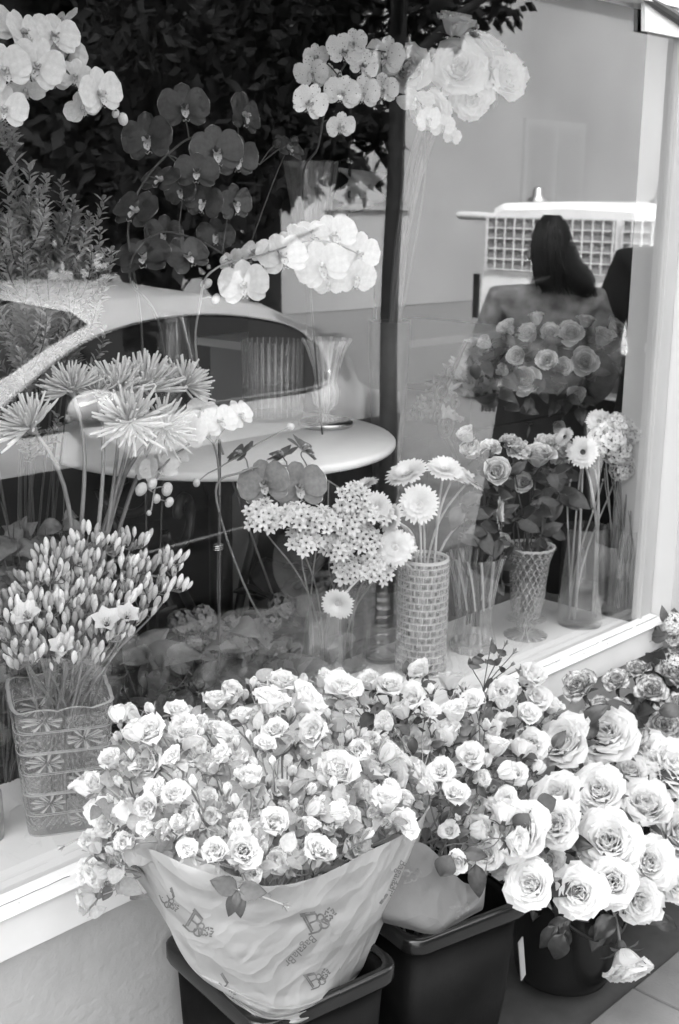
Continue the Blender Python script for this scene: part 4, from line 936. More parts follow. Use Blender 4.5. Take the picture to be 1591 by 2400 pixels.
# stands that carry the potted orchids behind the shelf
b = MB(); b.box((.55, .62, .0), (1.75, .655, .84)); 
ST_ = thing('plant_bench', (1.5, .62, 0), 'dark slatted plant bench behind the display shelf', 'bench')
for k in range(5): b = MB(); b.box((.3, .40+.075*k, .50), (2.55, .40+.075*k+.066, .522)); part(b, 'slat', M_pot, ST_)
for x in (.35, 2.45):
    for y in (.41, .70): b = MB(); b.box((x, y, 0), (x+.05, y+.05, .498)); part(b, 'leg', M_pot, ST_)
base = pot(60, .50, .523, 'dark pot of the white orchid at the far left of the bench')
orchid('white_orchid', 'white orchid spray arching in the top left corner of the window', 'orchids in the window', base, [at(-60, 700, .34), at(-40, 200, .3), at(40, 60, .26), at(130, 140, .24), at(210, 220, .24), at(260, 250, .24)],
  OB([(10, 160, 125), (50, 75, 110, 0, (.6, .4, .5)), (85, 150, 130, -.02), (125, 85, 120, 0, (.2, .5, .8)), (150, 55, 95, .03, (-.5, .6, .5)), (160, 120, 110), (228, 215, 120, -.03, (.6, .1, .8)), (190, 245, 90, .0, (.3, -.6, .6)), (120, 180, 90, .03), (175, 175, 80), (10, 250, 110), (-30, 60, 130), (60, 205, 90, .02, (.0, -.8, .5))], .24), PHAL, buds=[(at(285, 275, .25), .011), (at(268, 262, .25), .008)])
base = pot(330, .55, .523, 'dark pot of the dark orchid behind the round table', .055)
DKO = [(425, 250, 120, .02, (.1, .3, .9)), (345, 320, 125, .05, (-.3, .1, .8)), (500, 350, 125, -.02, (.1, .15, .95)), (560, 265, 110, .04, (.7, .2, .5)), (545, 365, 110, .02, (.5, -.1, .8)), (375, 420, 100, .0, (-.3, .6, .6)), (455, 400, 105, -.03, (.0, .4, .8)), (475, 465, 100, -.01), (540, 470, 95, .02, (.6, .0, .7)), (320, 490, 120, .0, (-.4, .5, .7)), (420, 440, 80), (335, 600, 130, .0, (-.2, .6, .7)), (430, 595, 110, -.02, (.2, .5, .8)), (500, 540, 90, .05), (665, 345, 80, .05, (.4, .5, .5)), (380, 540, 90, .06)]
orchid('dark_orchid', 'tall dark purple orchid with velvety rounded blooms behind the car reflection', 'orchids in the window', base, [at(330, 800, .5), at(300, 500, .47), at(420, 330, .46), at(520, 330, .46), at(600, 380, .47)], OB(DKO[:8], .44), PHALD, buds=[(at(680, 325, .47), .013), (at(640, 330, .47), .012)])
orchid('dark_orchid', 'lower spray of dark purple orchid blooms left of the white orchid', 'orchids in the window', base+Vector((.03, .01, 0)), [at(380, 820, .5), at(300, 640, .46), at(360, 540, .45), at(470, 560, .45), at(560, 620, .45)], OB(DKO[8:], .45), PHALD, leafs=1)
base = pot(780, .62, .523, 'dark pot behind the woven vase', .055)
orchid('speckled_orchid', 'white orchid with dark speckles hanging at the top centre of the window', 'orchids in the window', base, [at(720, 700, .5), at(700, 420, .42), at(735, 340, .36), at(760, 220, .34), at(820, 120, .33), at(890, 120, .33)],
  OB([(722, 165, 85), (790, 120, 90), (835, 150, 80, 0, (.5, .1, .8)), (715, 235, 90, -.02), (790, 215, 85, -.02), (835, 215, 85), (785, 290, 70, -.01, (.4, -.3, .8)), (815, 100, 70), (755, 180, 70, .03), (730, 130, 60, .03), (880, 205, 80), (890, 130, 95, 0, (-.2, .1, .9))], .33), PHALS, leafs=2)
base = pot(640, .60, .523, 'dark pot of the white orchid in the middle of the bench', .055)
orchid('white_orchid', 'white orchid spray in the middle above the reflected car roof', 'orchids in the window', base, [at(470, 900, .5), at(465, 690, .40), at(500, 620, .37), at(600, 590, .36), at(740, 555, .36), at(850, 600, .36)],
  OB([(565, 657, 118, -.03, (-.1, .05, 1)), (650, 595, 125, .0), (745, 612, 125, -.01), (770, 545, 110, .02, (.1, .4, .9)), (825, 585, 105, .0, (.4, .1, .9)), (715, 545, 100, .04, (.1, .6, .6)), (690, 555, 90, .05), (820, 640, 95, .0, (.3, -.4, .8)), (590, 585, 80, .04, (-.3, .5, .5)), (540, 605, 70, .04, (-.5, .3, .5)), (760, 655, 70, .0, (.0, -.5, .7))], .36), PHAL, buds=[(at(478, 655, .39), .012), (at(500, 690, .38), .010), (at(517, 600, .39), .009)], sm=M_stem)
base = pot(520, .43, .523, 'dark pot of the low white orchid by the glass', .05)
orchid('white_orchid', 'low white orchid tied to a stake with hanging pale buds', 'orchids in the window', base, [at(505, 1400, .32), at(507, 1100, .28), at(480, 1010, .27), at(420, 1040, .26), at(370, 1090, .25), at(350, 1180, .25)],
  OB([(440, 1000, 100, 0, (-.4, .2, .8)), (505, 975, 95, 0, (.3, .4, .7)), (552, 960, 80, .0, (.6, .4, .6)), (372, 1085, 95, -.01, (-.2, .5, .7)), (345, 1085, 85, .01, (-.7, .2, .6)), (400, 1060, 85, .0, (.3, .6, .6)), (465, 945, 70, .02)], .27), PHAL,
  buds=[(at(327, 1130, .25), .013), (at(352, 1118, .25), .011), (at(387, 1130, .25), .013), (at(362, 1152, .25), .010), (at(392, 1160, .25), .010), (at(345, 1185, .25), .006), (at(455, 1115, .26), .009), (at(672, 985, .3), .010)], sm=M_stem)
s0 = at(505, 1330, .285); b = MB(); b.tube([s0+Vector((0, 0, -.2)), at(508, 1015, .285)], .0032, .0032, 8); o = build(b, 'plant_stake', M_stemd); tag(o, 'straight dark stake beside the low white orchid', 'stake')
q = at(505, 1268, .28); b = MB(); 
for k in range(3): b.tube([q+Vector((.012*math.cos(a*.6), .008*math.sin(a*.6), .004*k)) for a in range(11)], .0011, .0011, 5)
o = build(b, 'orchid_clip', M_silver); tag(o, 'small wire clip holding the orchid to its stake', 'clip')
base = pot(700, .45, .523, 'dark pot of the two-tone orchid above the star flowers', .05)
orchid('purple_orchid', 'purple orchid with pale petal edges above the white star flowers', 'orchids in the window', base, [at(600, 1420, .33), at(500, 1150, .28), at(560, 1090, .26), at(640, 1075, .25), at(720, 1090, .24), at(790, 1130, .24)],
  OB([(612, 1118, 122, .0, (-.15, .1, 1)), (692, 1125, 128, -.02, (.05, .05, 1)), (655, 1055, 95, .03, (-.3, .7, .2)), (700, 1040, 95, .035, (.5, .7, .2)), (560, 1050, 85, .04, (-.5, .6, .3))], .24), PHALM, buds=[(at(757, 1215, .2), .011), (at(805, 1235, .2), .010)], sm=M_stem)

# bushy shrub branches at the left
b = MB(); b.lathe([(.001, 0), (.10, 0), (.13, .30), (.135, .30), (.12, .28), (.001, .27)], 24, cap=False)
pq = Vector((at(70, 900, .72).x, .80, 0)); o = obj('floor_bucket', b.mesh('floor_bucket', [M_black]), None, Matrix.Translation(pq)); tag(o, 'dark bucket of leafy branches on the shop floor at the left', 'bucket')
M_shrub = mat('shrub_leaf', .26, .5, .35, transl=.1, var=.2, nvar=.3, nscale=12)
for i, (px, py, Y, bend) in enumerate(((25, 290, .62, -.1), (70, 380, .60, .1), (95, 500, .58, .0), (140, 510, .57, .1), (175, 490, .58, .2), (30, 520, .55, -.1), (60, 640, .55, .0), (120, 620, .56, .1), (185, 600, .57, .2), (60, 830, .54, .0), (190, 660, .6, .2), (15, 400, .62, -.1))):
    tip = at(px, py, Y-.13); t = thing('leafy_branch', pq+Vector((ru(-.06, .06), ru(-.06, .06), .01)), 'narrow-leaved branch, '+('tall and thin' if py < 450 else ('bushy, beside the dark orchids' if px > 110 else 'bushy, near the left edge'))+', '+('upper' if py < 550 else ('middle' if py < 700 else 'lower'))+' part', 'branch', 'leafy branches at the left')
    P = stem_pts(WM[t.name].translation, tip, Vector((bend, 0, 1)), 14, .4); mb = MB(); mb.tube(P, .004, .0012, 5); 
    lv = MB(); thin = py < 450
    n_ = 50 if thin else 170
    twig_leaves(lv, P, n_, .030, .010, t0=.80 if thin else .80, elev=.8)
    for k in range(6 if thin else 12):
        tt = ru(.80, .97); p0 = cr(P, tt); a = rnd()*6.28; L = ru(.05, .13)*(.5 if thin else 1); tip2 = p0+Vector((math.cos(a)*L*.6, math.sin(a)*L*.6, L*.9))
        Q = bez(p0, p0+Vector((math.cos(a)*L*.4, math.sin(a)*L*.4, L*.2)), tip2-Vector((0, 0, L*.3)), tip2, 6); mb.tube(Q, .0016, .0007, 4); twig_leaves(lv, Q, 26, .022, .008, t0=.1, elev=.7)
    part(mb, 'stem', M_stemd, t, True); tag(part(lv, 'foliage', M_shrub, t), kind='stuff')
# grey foliage low at the left
for i, (px, py) in enumerate(((20, 1190), (70, 1170), (110, 1230), (40, 1270), (15, 1420), (30, 1600))):
    p = at(px, py, .34); base_ = Vector((p.x-.02, .34, SHZ-.03)); t = thing('leafy_plant', base_, ('dull bushy plant behind the bud bunch at the left edge', 'dull leafy plant under the spider chrysanthemums', 'dull leafy plant left of the black gap under the table', 'low dull plant behind the bud bunch', 'dull leaves behind the left end of the bud bunch', 'dull leaves behind the squarish cut vase')[i], 'plant', 'dull plants at the left')
    mb = MB()
    for k in range(5):
        e = p+Vector((ru(-.05, .05), ru(-.05, .05), ru(-.04, .03))); P = stem_pts(base_, e, jit((0, 0, 1), .3), 7); mb.tube(P, .002, .001, 5)
        for j in range(4): add_leaf(t, LEAFX, cr(P, ru(.6, 1)), jit((0, -.3, .3), .9), ru(.035, .06), tocam(p)+Vector((0, 0, .5)))
    part(mb, 'stem', M_stemd, t, True)

# spider chrysanthemums
for i, (px, py, dd, dr) in enumerate(((70, 985, 150, (-.5, .55, .35)), (165, 900, 135, (-.35, .9, .3)), (270, 905, 165, (-.1, .8, .5)), (335, 895, 175, (.1, .9, .35)), (428, 890, 130, (.5, .8, .3)), (300, 975, 175, (.0, .45, .8)), (380, 990, 140, (.5, .3, .7)), (225, 905, 110, (-.2, .9, .2)))):
    p = at(px, py, .27+(.06 if py < 920 else 0)); d = (tocam(p)*dr[2]+RT*dr[0]-DN*dr[1]).normalized()
    vstem('spider_chrysanthemum', ('lowest and leftmost pale spider chrysanthemum, seen from the side', 'pale spider chrysanthemum peeping over the reflected wing mirror', 'upright pale spider chrysanthemum left of the tallest one', 'tallest pale spider chrysanthemum with long curved quills', 'pale spider chrysanthemum leaning right, against the dark car window', 'big pale spider chrysanthemum facing the glass in front of the others', 'pale spider chrysanthemum low on the right, drooping towards the white orchid', 'small pale spider chrysanthemum half hidden behind the big ones')[i], 'chrysanthemum', 'spider chrysanthemums', inside('mum', .8), [('bloom', MUM[i % 2], p, d, size(dd, p)*1.02)], [], M_stem, .0042, 12, .55)

# buds in the squarish vase
BUNCH = []
tries = 0; poly = [(5, 1425), (35, 1370), (80, 1330), (160, 1240), (235, 1235), (320, 1250), (345, 1290), (425, 1300), (425, 1345), (370, 1390), (300, 1450), (240, 1490), (150, 1540), (60, 1530)]
def inpoly(x, y, P):
    c = False; j = len(P)-1
    for i in range(len(P)):
        if (P[i][1] > y) != (P[j][1] > y) and x < (P[j][0]-P[i][0])*(y-P[i][1])/(P[j][1]-P[i][1])+P[i][0]: c = not c
        j = i
    return c
def poisson(P, dmin, nmax, seeds=()):
    xs = [p[0] for p in P]; ys = [p[1] for p in P]; out = list(seeds); t = 0
    while len(out) < nmax and t < 6000:
        t += 1; x, y = ru(min(xs), max(xs)), ru(min(ys), max(ys))
        if inpoly(x, y, P) and all((x-a[0])**2+(y-a[1])**2 > dmin*dmin for a in out): out.append((x, y))
    return out
random.seed(21)
vq, vr, vH = VASE['cutl']
for i, (px, py) in enumerate(poisson(poly, 44, 34)):
    f = (py-1240)/300; p = at(px, py, .21-.13*f); ax = (Vector((p.x-vq.x, p.y-vq.y, 0))*1.3+Vector((0, 0, .25))).normalized()
    base_ = inside('cutl', .7); op = (1 if (py > 1400 and rnd() < .5) else 0)
    where = ('low over the vase rim' if py > 1450 else ('leaning far right over the dark gap' if px > 330 else ('at the top of the bunch' if py < 1300 else ('at the left edge' if px < 80 else 'in the middle of the bunch'))))
    nb = random.randint(12, 17)
    t = thing('bud_flower', base_, 'stem with '+['twelve', 'thirteen', 'fourteen', 'fifteen', 'sixteen', 'seventeen'][nb-12]+' slim pale buds'+(' and an open flower' if op else '')+', '+where, 'flower', 'pale budded flowers in the squarish cut vase')
    mb = MB(); P = stem_pts(base_, p-ax*.02, ax*.6+Vector((0, 0, .5)), 10, .62); mb.tube(P, .0026, .002, 6); mb.tube([P[-1], p-ax*.004], .002, .005, 6)
    for k in range(nb):
        a = k*2.4+rnd(); rr = .006+.024*math.sqrt((k+.3)/nb); d = (Vector((math.cos(a)*rr*20, math.sin(a)*rr*20, 1.0))+ax*.6+Vector((ru(-.2,.2), ru(-.2,.2), 0))).normalized()
        e = p+Vector((math.cos(a)*rr, math.sin(a)*rr, ru(-.006, .014)-rr*.35)); 
        s_ = ru(.0095, .0165); mb.tube(bez(P[-1], P[-1]+Vector((0, 0, .006)), e-d*.012, e-d*.003, 4), .0011, .0011, 4)
        obj('bud', PODB[k % 2] if rnd() < .8 else PODG, t, TR(e, d, s_, rnd()*6))
    if op:
        d = (tocam(p)*.7+Vector((0, 0, .6))+RT*ru(-.4, .4)).normalized(); obj('floret', CUP, t, TR(p+d*.012, d, ru(.026, .034), rnd()*6))
    part(mb, 'stem', M_stem, t, True)

# star flowers
random.seed(33)
polys = [(560, 1165), (600, 1150), (700, 1160), (790, 1135), (870, 1120), (915, 1180), (940, 1250), (900, 1310), (850, 1335), (770, 1300), (720, 1250), (640, 1225), (570, 1210)]
for i, (px, py) in enumerate(poisson(polys, 56, 28)):
    p = at(px, py, .22-.10*max(0, (px-560)/380)+ru(-.02, .02)); ax = (facing(p, .7, .5, .25, (px-740)/500)); base_ = inside('bowl2' if px < 740 else 'bowl', .7)
    n = random.randint(15, 19)
    t = thing('star_flower', base_, 'white star flower head of '+['fifteen', 'sixteen', 'seventeen', 'eighteen', 'nineteen'][n-15]+' florets, '+('at the left end, greyer' if px < 630 else ('at the lower right tip, above the hanging gerbera' if py > 1270 else ('under the two-tone orchid' if px < 760 else 'in the bright mass beside the gerberas'))), 'flower', 'white star flowers')
    mb = MB(); P = stem_pts(base_, p-ax*.03, ax+Vector((0, 0, .3)), 12, .55); mb.tube(P, .0022, .0016, 5)
    u_ = ax.orthogonal().normalized(); v_ = ax.cross(u_)
    for k in range(n):
        a = k*2.4; rr = .031*math.sqrt((k+.4)/n); d = (ax+(u_*math.cos(a)+v_*math.sin(a))*rr*22).normalized(); e = p+(u_*math.cos(a)+v_*math.sin(a))*rr-ax*(rr*rr*12)+ax*ru(-.004, .006)
        s_ = ru(.0145, .019); mb.tube([P[-1], P[-1].lerp(e, .5)+ax*.004, e-d*s_*.3], .0009, .0009, 4)
        obj('floret', STAR[k % 2], t, TR(e, d, s_, rnd()*6))
    part(mb, 'stem', M_stem, t, True)

# gerberas in the woven vase
GB = [(940, 1100, 105, (-.3, .75, .5), 'back gerbera at the upper left, seen from above'), (1025, 1088, 92, (.15, .75, .6), 'topmost gerbera, tilted back'), (968, 1165, 96, (-.1, .1, 1), 'gerbera facing straight out, in front'), (912, 1265, 92, (-.1, .1, 1), 'gerbera facing out, low beside the star flowers'), (868, 1172, 75, (-.2, .2, .9), 'gerbera sunk among the star flowers'), (1080, 1112, 85, (.6, .7, .25), 'gerbera on the right seen edge on'), (1145, 1185, 80, (.95, .0, .25), 'gerbera on a bent stem, seen from the side'), (782, 1392, 78, (-.2, -.35, .8), 'gerbera hanging far down in front of the wide vase'), (843, 1125, 70, (-.3, .8, .3), 'dull gerbera behind the star flowers'), (905, 1200, 75, (-.6, .3, .6), 'gerbera turned left between two others'), (1045, 1105, 80, (.4, .8, .3), 'gerbera behind the topmost one')]
for i, (px, py, dd, dr, lab) in enumerate(GB):
    p = at(px, py, .13+(.05 if i in (0, 1, 5, 8, 10) else 0)-(.02 if i in (3, 7) else 0)); d = (tocam(p)*dr[2]+RT*dr[0]-DN*dr[1]).normalized()
    vstem('gerbera', 'pale '+lab, 'gerbera', 'pale gerberas in the woven vase', inside('weave', .7), [('bloom', GERB[i % 2], p, d, size(dd, p))], [], M_stemp, .0030, 12, .75 if i != 7 else .95)
# dark eyed gerberas and floret domes in the cylinders
for i, (px, py, dd, dr, lab) in enumerate(((1345, 1045, 78, (.0, .15, 1), 'front gerbera with a large dark eye'), (1382, 975, 66, (.0, .5, .7), 'higher gerbera with a dark eye seen at a slant'), (1305, 1010, 50, (-.5, .4, .5), 'small dark eyed gerbera half hidden at the left'))):
    p = at(px, py, .12+.03*(i > 0)); d = (tocam(p)*dr[2]+RT*dr[0]-DN*dr[1]).normalized()
    vstem('gerbera', 'pale '+lab, 'gerbera', 'dark eyed gerberas in the right cylinder vase', inside('cyl', .8), [('bloom', GERBD, p, d, size(dd, p))], [], M_stemp, .0034, 12, .6)
for k in range(5):
    p = at(1310+28*k+ru(-8, 8), ru(1060, 1120), .14); vstem('bare_twig', 'bare pale stem in the right cylinder vases', 'stem', 'bare stems in the cylinder vases', inside('cyl', .9), [('bud', BUDG[0], p, facing(p, .1, 1), .008)], [], M_stemp, .0026, 8, .5)
for i, (px, py, dd) in enumerate(((1400, 1015, 85), (1455, 1000, 80), (1462, 1055, 85), (1498, 1005, 80), (1425, 1045, 70), (1515, 985, 60), (1480, 975, 60), (1420, 980, 60), (1435, 1085, 60))):
    p = at(px, py, .10); vstem('floret_cluster', ('leftmost pale floret cluster behind the dark eyed gerberas', 'pale floret cluster at the top of the right cylinder', 'low pale floret cluster above the right cylinder', 'pale floret cluster against the window jamb', 'small pale floret cluster in the middle', 'small topmost pale floret cluster at the jamb', 'small pale floret cluster behind the taller ones', 'small dull floret cluster beside the upper gerbera', 'lowest small floret cluster over the cylinder rim')[i], 'flower', 'pale floret clusters', inside('cyl2', .8), [('floret_dome', DOME[i % 2], p, facing(p, .6, .6, .2), size(dd, p))], [], M_stem, .0022, 10, .55)
for k in range(12):
    p = at(ru(1390, 1480), ru(1010, 1090), .12); vstem('bare_twig', 'thin dark stem in the cylinder vase at the jamb', 'stem', 'thin stems in the cylinder at the jamb', inside('cyl2', .9), [('bud', BUDG[0], p, facing(p, .1, 1), .006)], [], M_stem, .0016, 8, .5)
# two-tone roses in the swirled vase and the goblet
LR = [(1142, 1098, 100, (.1, .25, .95), 'front two-tone rose facing out'), (1240, 1075, 105, (.1, .75, .5), 'two-tone rose seen from the side with spreading petals'), (1098, 1052, 85, (-.4, .5, .6), 'two-tone rose at the upper left'), (1085, 1018, 70, (-.5, .7, .4), 'small two-tone rose at the top left'), (1130, 1050, 70, (.1, .7, .6), 'two-tone rose behind the front one'), (1160, 1240, 66, (.0, -.3, .9), 'dull drooping rose low over the goblet'), (1215, 1120, 75, (-.2, .2, .7), 'shaded rose under the side-on one')]
for i, (px, py, dd, dr, lab) in enumerate(LR):
    p = at(px, py, .16+(.04 if i in (2, 3, 4, 6) else 0)); d = (tocam(p)*dr[2]+RT*dr[0]-DN*dr[1]).normalized()
    lv = [(LEAFD, jit(p-Vector((0, 0, ru(.04, .14))), .03), jit((.0, -.6, -.1), .8), ru(.04, .06), tocam(p)+Vector((0, 0, .6))) for k in range(6)]
    vstem('rose', lab+' on the display shelf', 'rose', 'two-tone roses on the display shelf', inside('swirl' if i in (0, 2, 3, 4) else 'gob', .5, .06), [('bloom', ROSE_MID[i % 3], p, d, size(dd, p))], lv, M_stemd, .003, 10, .5)
for i, (px, py, dd) in enumerate(((1190, 1050, 75), (1265, 1040, 80), (1300, 1050, 60), (1175, 1030, 60), (1290, 1075, 50))):
    p = at(px, py, .2); vstem('carnation', ('dusky frilled carnation between two roses', 'dusky frilled carnation right of the side-on rose', 'small frilled carnation beside the dark eyed gerbera', 'small frilled carnation at the back', 'tiny frilled carnation under the others')[i], 'carnation', 'dusky carnations on the display shelf', inside('gob', .4, .06), [('bloom', RUFF_MID, p, facing(p, .4, .9, .2), size(dd, p))], [(LEAFD, jit(p-Vector((0, 0, .07)), .03), jit((0, -.6, 0), .8), .05, tocam(p)) for k in range(3)], M_stemd, .002, 8, .5)
for i, (px, py, dd) in enumerate(((1293, 1150, 62), (1100, 1215, 70), (1080, 1180, 60), (1130, 1250, 55), (1235, 1180, 60), (1250, 1230, 55), (1190, 1200, 60), (1060, 1230, 50), (1270, 1100, 45))):
    p = at(px, py, .14); t = thing('rose_foliage', inside('gob' if px > 1150 else 'swirl', .4, .06), ('broad veined leaf right of the roses', 'dark leaves under the front rose', 'dark leaves at the left of the swirled vase', 'dark leaves over the swirled vase rim', 'dark leaves over the goblet', 'dark leaves at the right goblet rim', 'dark leaves behind the drooping rose', 'dark leaf at the far left of the roses', 'small dark leaf under the carnations')[i], 'leaves', 'dark rose leaves')
    mb = MB(); mb.tube(stem_pts(WM[t.name].translation, p, jit((0, -.3, .6), .3), 8), .002, .0014, 5); part(mb, 'stem', M_stemd, t, True)
    for k in range(4): add_leaf(t, LEAFD, jit(p, .018), jit((.2, -.4, .0), .8), size(dd*2, p), tocam(p)+Vector((0, 0, .4)))
# upper roses in the dark box
UR = [(1275, 778, 75, (-.2, .4, .8)), (1318, 780, 80, (.0, .4, .9)), (1225, 785, 80, (-.3, .5, .7)), (1180, 770, 70, (-.4, .6, .5)), (1222, 882, 92, (-.3, .1, .9)), (1262, 838, 85, (.0, .2, .9)), (1295, 850, 70, (.1, .1, .9)), (1347, 842, 88, (.1, .25, .9)), (1452, 803, 78, (.7, .3, .6)), (1385, 795, 80, (.3, .6, .5)), (1410, 765, 65, (.5, .6, .4)), (1170, 860, 55, (-.6, .3, .5)), (1200, 830, 70, (-.3, .2, .7)), (1350, 755, 60, (.1, .8, .3)), (1240, 750, 60, (-.1, .9, .3)), (1290, 980, 50, (.0, -.3, .8)), (1325, 905, 60, (.2, -.2, .7)), (1130, 800, 60, (-.6, .5, .4))]
for i, (px, py, dd, dr) in enumerate(UR):
    p = at(px, py, .50+(.05 if py < 800 else 0)); d = (tocam(p)*dr[2]+RT*dr[0]-DN*dr[1]).normalized()
    lab = 'two-tone rose of the upper bunch, '+('set apart at the far right' if px > 1430 else ('low at the left corner of the dark box' if 1215 < px < 1230 and py > 870 else ('in the back row under the reflected shoulder' if py < 800 else ('drooping below the bunch' if py > 890 else ('pale-edged, at the right of the front row' if px > 1330 else ('pale-edged, in the middle of the front row' if px > 1245 else 'dull, at the left side'))))))
    lv = [(LEAFD, jit(p-Vector((0, 0, ru(.03, .12))), .04), jit((0, -.5, -.1), .8), ru(.045, .065), tocam(p)+Vector((0, 0, .5))) for k in range(5)]
    vstem('rose', lab, 'rose', 'two-tone roses of the upper bunch', (UPB[0]+ru(-.07, .07), UPB[1]+ru(-.05, .05), UPB[2]+.012), [('bloom', ROSE_MID[i % 3], p, d, size(dd, p))], lv, M_stemd, .003, 9, .4)
for i, (px, py) in enumerate(((1090, 790), (1060, 840), (1110, 850), (1040, 900), (1080, 900), (1130, 890), (1030, 950), (1060, 960))):
    p = at(px, py, .55); t = thing('leafy_branch', (cx-.10, .70, UPB[2]+.012) if px > 1085 else (p.x+.05, .74, pz_-.011), 'dark leafy twig at the left of the upper roses', 'branch', 'dark twigs left of the upper roses')
    P = stem_pts(WM[t.name].translation, p, jit((-.5, -.2, .5), .3), 8); mb = MB(); mb.tube(P, .002, .001, 5); part(mb, 'stem', M_stemd, t, True)
    lv = MB(); twig_leaves(lv, P, 46, .032, .014, t0=.3, elev=.4); tag(part(lv, 'foliage', M_shrub, t), kind='stuff')
# pale full roses and peonies high at the centre right
vq_ = Vector((at(905, 500, .60).x, .60, 0))
b = MB(); b.lathe([(.05, 0), (.07, .01), (.02, .06), (.02, .8), (.035, .86), (.05, 1.15), (.055, 1.30), (.048, 1.30), (.04, 1.1), (.001, 1.0)], 28, cap=False); o = obj('pedestal_urn', b.mesh('pedestal_urn', [M_pot]), None, Matrix.Translation(vq_)); tag(o, 'dark pedestal urn behind the dark tree trunk reflection', 'urn')
for i, (px, py, dd, dr, k) in enumerate(((960, 180, 150, (-.3, .3, .8), 0), (1060, 175, 165, (.0, .3, .9), 1), (1140, 190, 150, (.5, .2, .8), 2), (1045, 85, 120, (.2, .8, .3), 3), (1000, 245, 120, (-.2, -.2, .9), 0), (1105, 140, 130, (.4, .7, .4), 1), (920, 160, 110, (-.6, .4, .5), 2), (1085, 220, 110, (.1, -.3, .9), 3))):
    p = at(px, py, .40); d = (tocam(p)*dr[2]+RT*dr[0]-DN*dr[1]).normalized()
    vstem('pale_rose', ('large pale rose left of centre in the high bunch', 'largest pale rose in the middle of the high bunch', 'pale rose with ragged petals at the right of the high bunch', 'topmost pale rose of the high bunch', 'low pale rose under the high bunch', 'pale rose behind the right one', 'pale rose beside the speckled orchid', 'low right pale rose of the high bunch')[i], 'rose', 'pale roses high in the window', vq_+Vector((ru(-.02, .02), ru(-.02, .02), 1.11)), [('bloom', ROSE_BIG[k], p, d, size(dd, p))], [], M_stemd, .004, 12, .8)
orchid('white_orchid', 'short white orchid sprig with a hanging bud under the pale roses', 'orchids in the window', vq_+Vector((0, 0, 1.13)), [at(980, 420, .5), at(960, 250, .38), at(1000, 260, .37), at(1045, 310, .37)], OB([(960, 225, 90, -.04), (985, 275, 70, -.03), (1020, 290, 60, -.02, (.2, -.4, .8)), (1045, 315, 46, -.02)], .37), PHAL, leafs=0)
# cellophane wrapped bunch at the centre
q = at(720, 560, .95); t_ = at(722, 372, .95); Hh = t_.z-q.z; k_ = 1/ppm(q)
b = MB(); b.lathe([(62*k_*(.55+.45*u), Hh*u) for u in np.linspace(0, 1, 14)], 60, 0, lambda r, z, a, i: r*(1+.05*math.sin(11*a)+.03*math.sin(23*a+z*9)), cap=False)
cl = obj('cellophane_sleeve', b.mesh('cellophane_sleeve', [M_cello]), None, Matrix.Translation(q)); tag(cl, 'crinkled clear cellophane sleeve standing behind the white orchid', 'sleeve')
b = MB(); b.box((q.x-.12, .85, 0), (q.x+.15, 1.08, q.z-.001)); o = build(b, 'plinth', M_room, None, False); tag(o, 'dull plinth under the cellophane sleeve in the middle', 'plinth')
# hydrangea plants with broad leaves in the shadow behind the shelf
for i, (px, py, lab, bl) in enumerate(((470, 1480, 'dusky hydrangea plant with broad dark leaves behind the shelf, leftmost', ((420, 1440, 70), (470, 1430, 65), (500, 1470, 75), (440, 1490, 60), (540, 1450, 60))), (590, 1520, 'dusky hydrangea plant left of the wide clear vase', ((560, 1490, 70), (600, 1480, 65), (640, 1520, 60), (650, 1400, 65), (620, 1440, 60))), (330, 1560, 'dark broad-leaved plant right of the squarish cut vase', ()))):
    q = at(px, py+120, .37); base_ = Vector((q.x, .37, .523)); t = thing('hydrangea_plant' if bl else 'broad_leaved_plant', base_, lab, 'plant', 'dark plants behind the shelf'); mb = MB()
    for (bx, by, bd) in bl:
        p = at(bx, by, .33); mb.tube(stem_pts(base_, p, facing(p, .3, .8), 7), .003, .002, 5); obj('flower_head', DOMED, t, TR(p, facing(p, .5, .7), size(bd, p), rnd()*6))
    for k in range(13):
        p = at(px+ru(-130, 130), py+ru(-60, 110), .31+ru(0, .05)); e = p+Vector((ru(-.02, .02), 0, -.02)); mb.tube(stem_pts(base_, e, jit((0, -.2, .5), .4), 6), .0025, .0018, 5); add_leaf(t, LEAFX, e, jit((0, -.5, .1), 1.0), ru(.07, .12), tocam(p)+Vector((0, 0, .8)))
    part(mb, 'stem', M_stemd, t, True)
# scrolled iron ornament against the jacket reflection
b = MB(); t = thing('iron_scroll_stand', (at(1010, 1100, .42).x, .42, .0), 'openwork scrolled iron stand between the table and the roses', 'stand')
for (px, py, rr, tu, dr) in ((1020, 905, 26, 2.2, 1), (1030, 985, 30, 2.0, -1), (1050, 930, 18, 2.2, -1), (1010, 960, 16, 2.0, 1), (1055, 1005, 16, 2.2, 1), (1040, 860, 14, 2, 1)):
    c = at(px, py, .42); k_ = 1/ppm(c); b.tube([c+Vector((math.cos(dr*th)*r, 0, math.sin(dr*th)*r)) for th, r in [(i/24*tu*6.28*.8, rr*k_*(.15+.85*i/24)) for i in range(25)]], .0042, .0042, 6)
b.tube([cr([at(x, y, .425) for x, y in ((1075, 790), (1045, 860), (1010, 960), (1040, 1030), (1065, 1090))], i/24) for i in range(25)], .006, .006, 6)
c = at(1065, 1090, .425); b.tube([c, Vector((c.x, .43, .6)), Vector((c.x, .43, .0))], .006, .006, 6); b.tube([Vector((c.x-.1, .5, .006)), Vector((c.x, .43, .012)), Vector((c.x+.1, .5, .006))], .006, .006, 6)
part(b, 'scrollwork', M_iron, t, True)

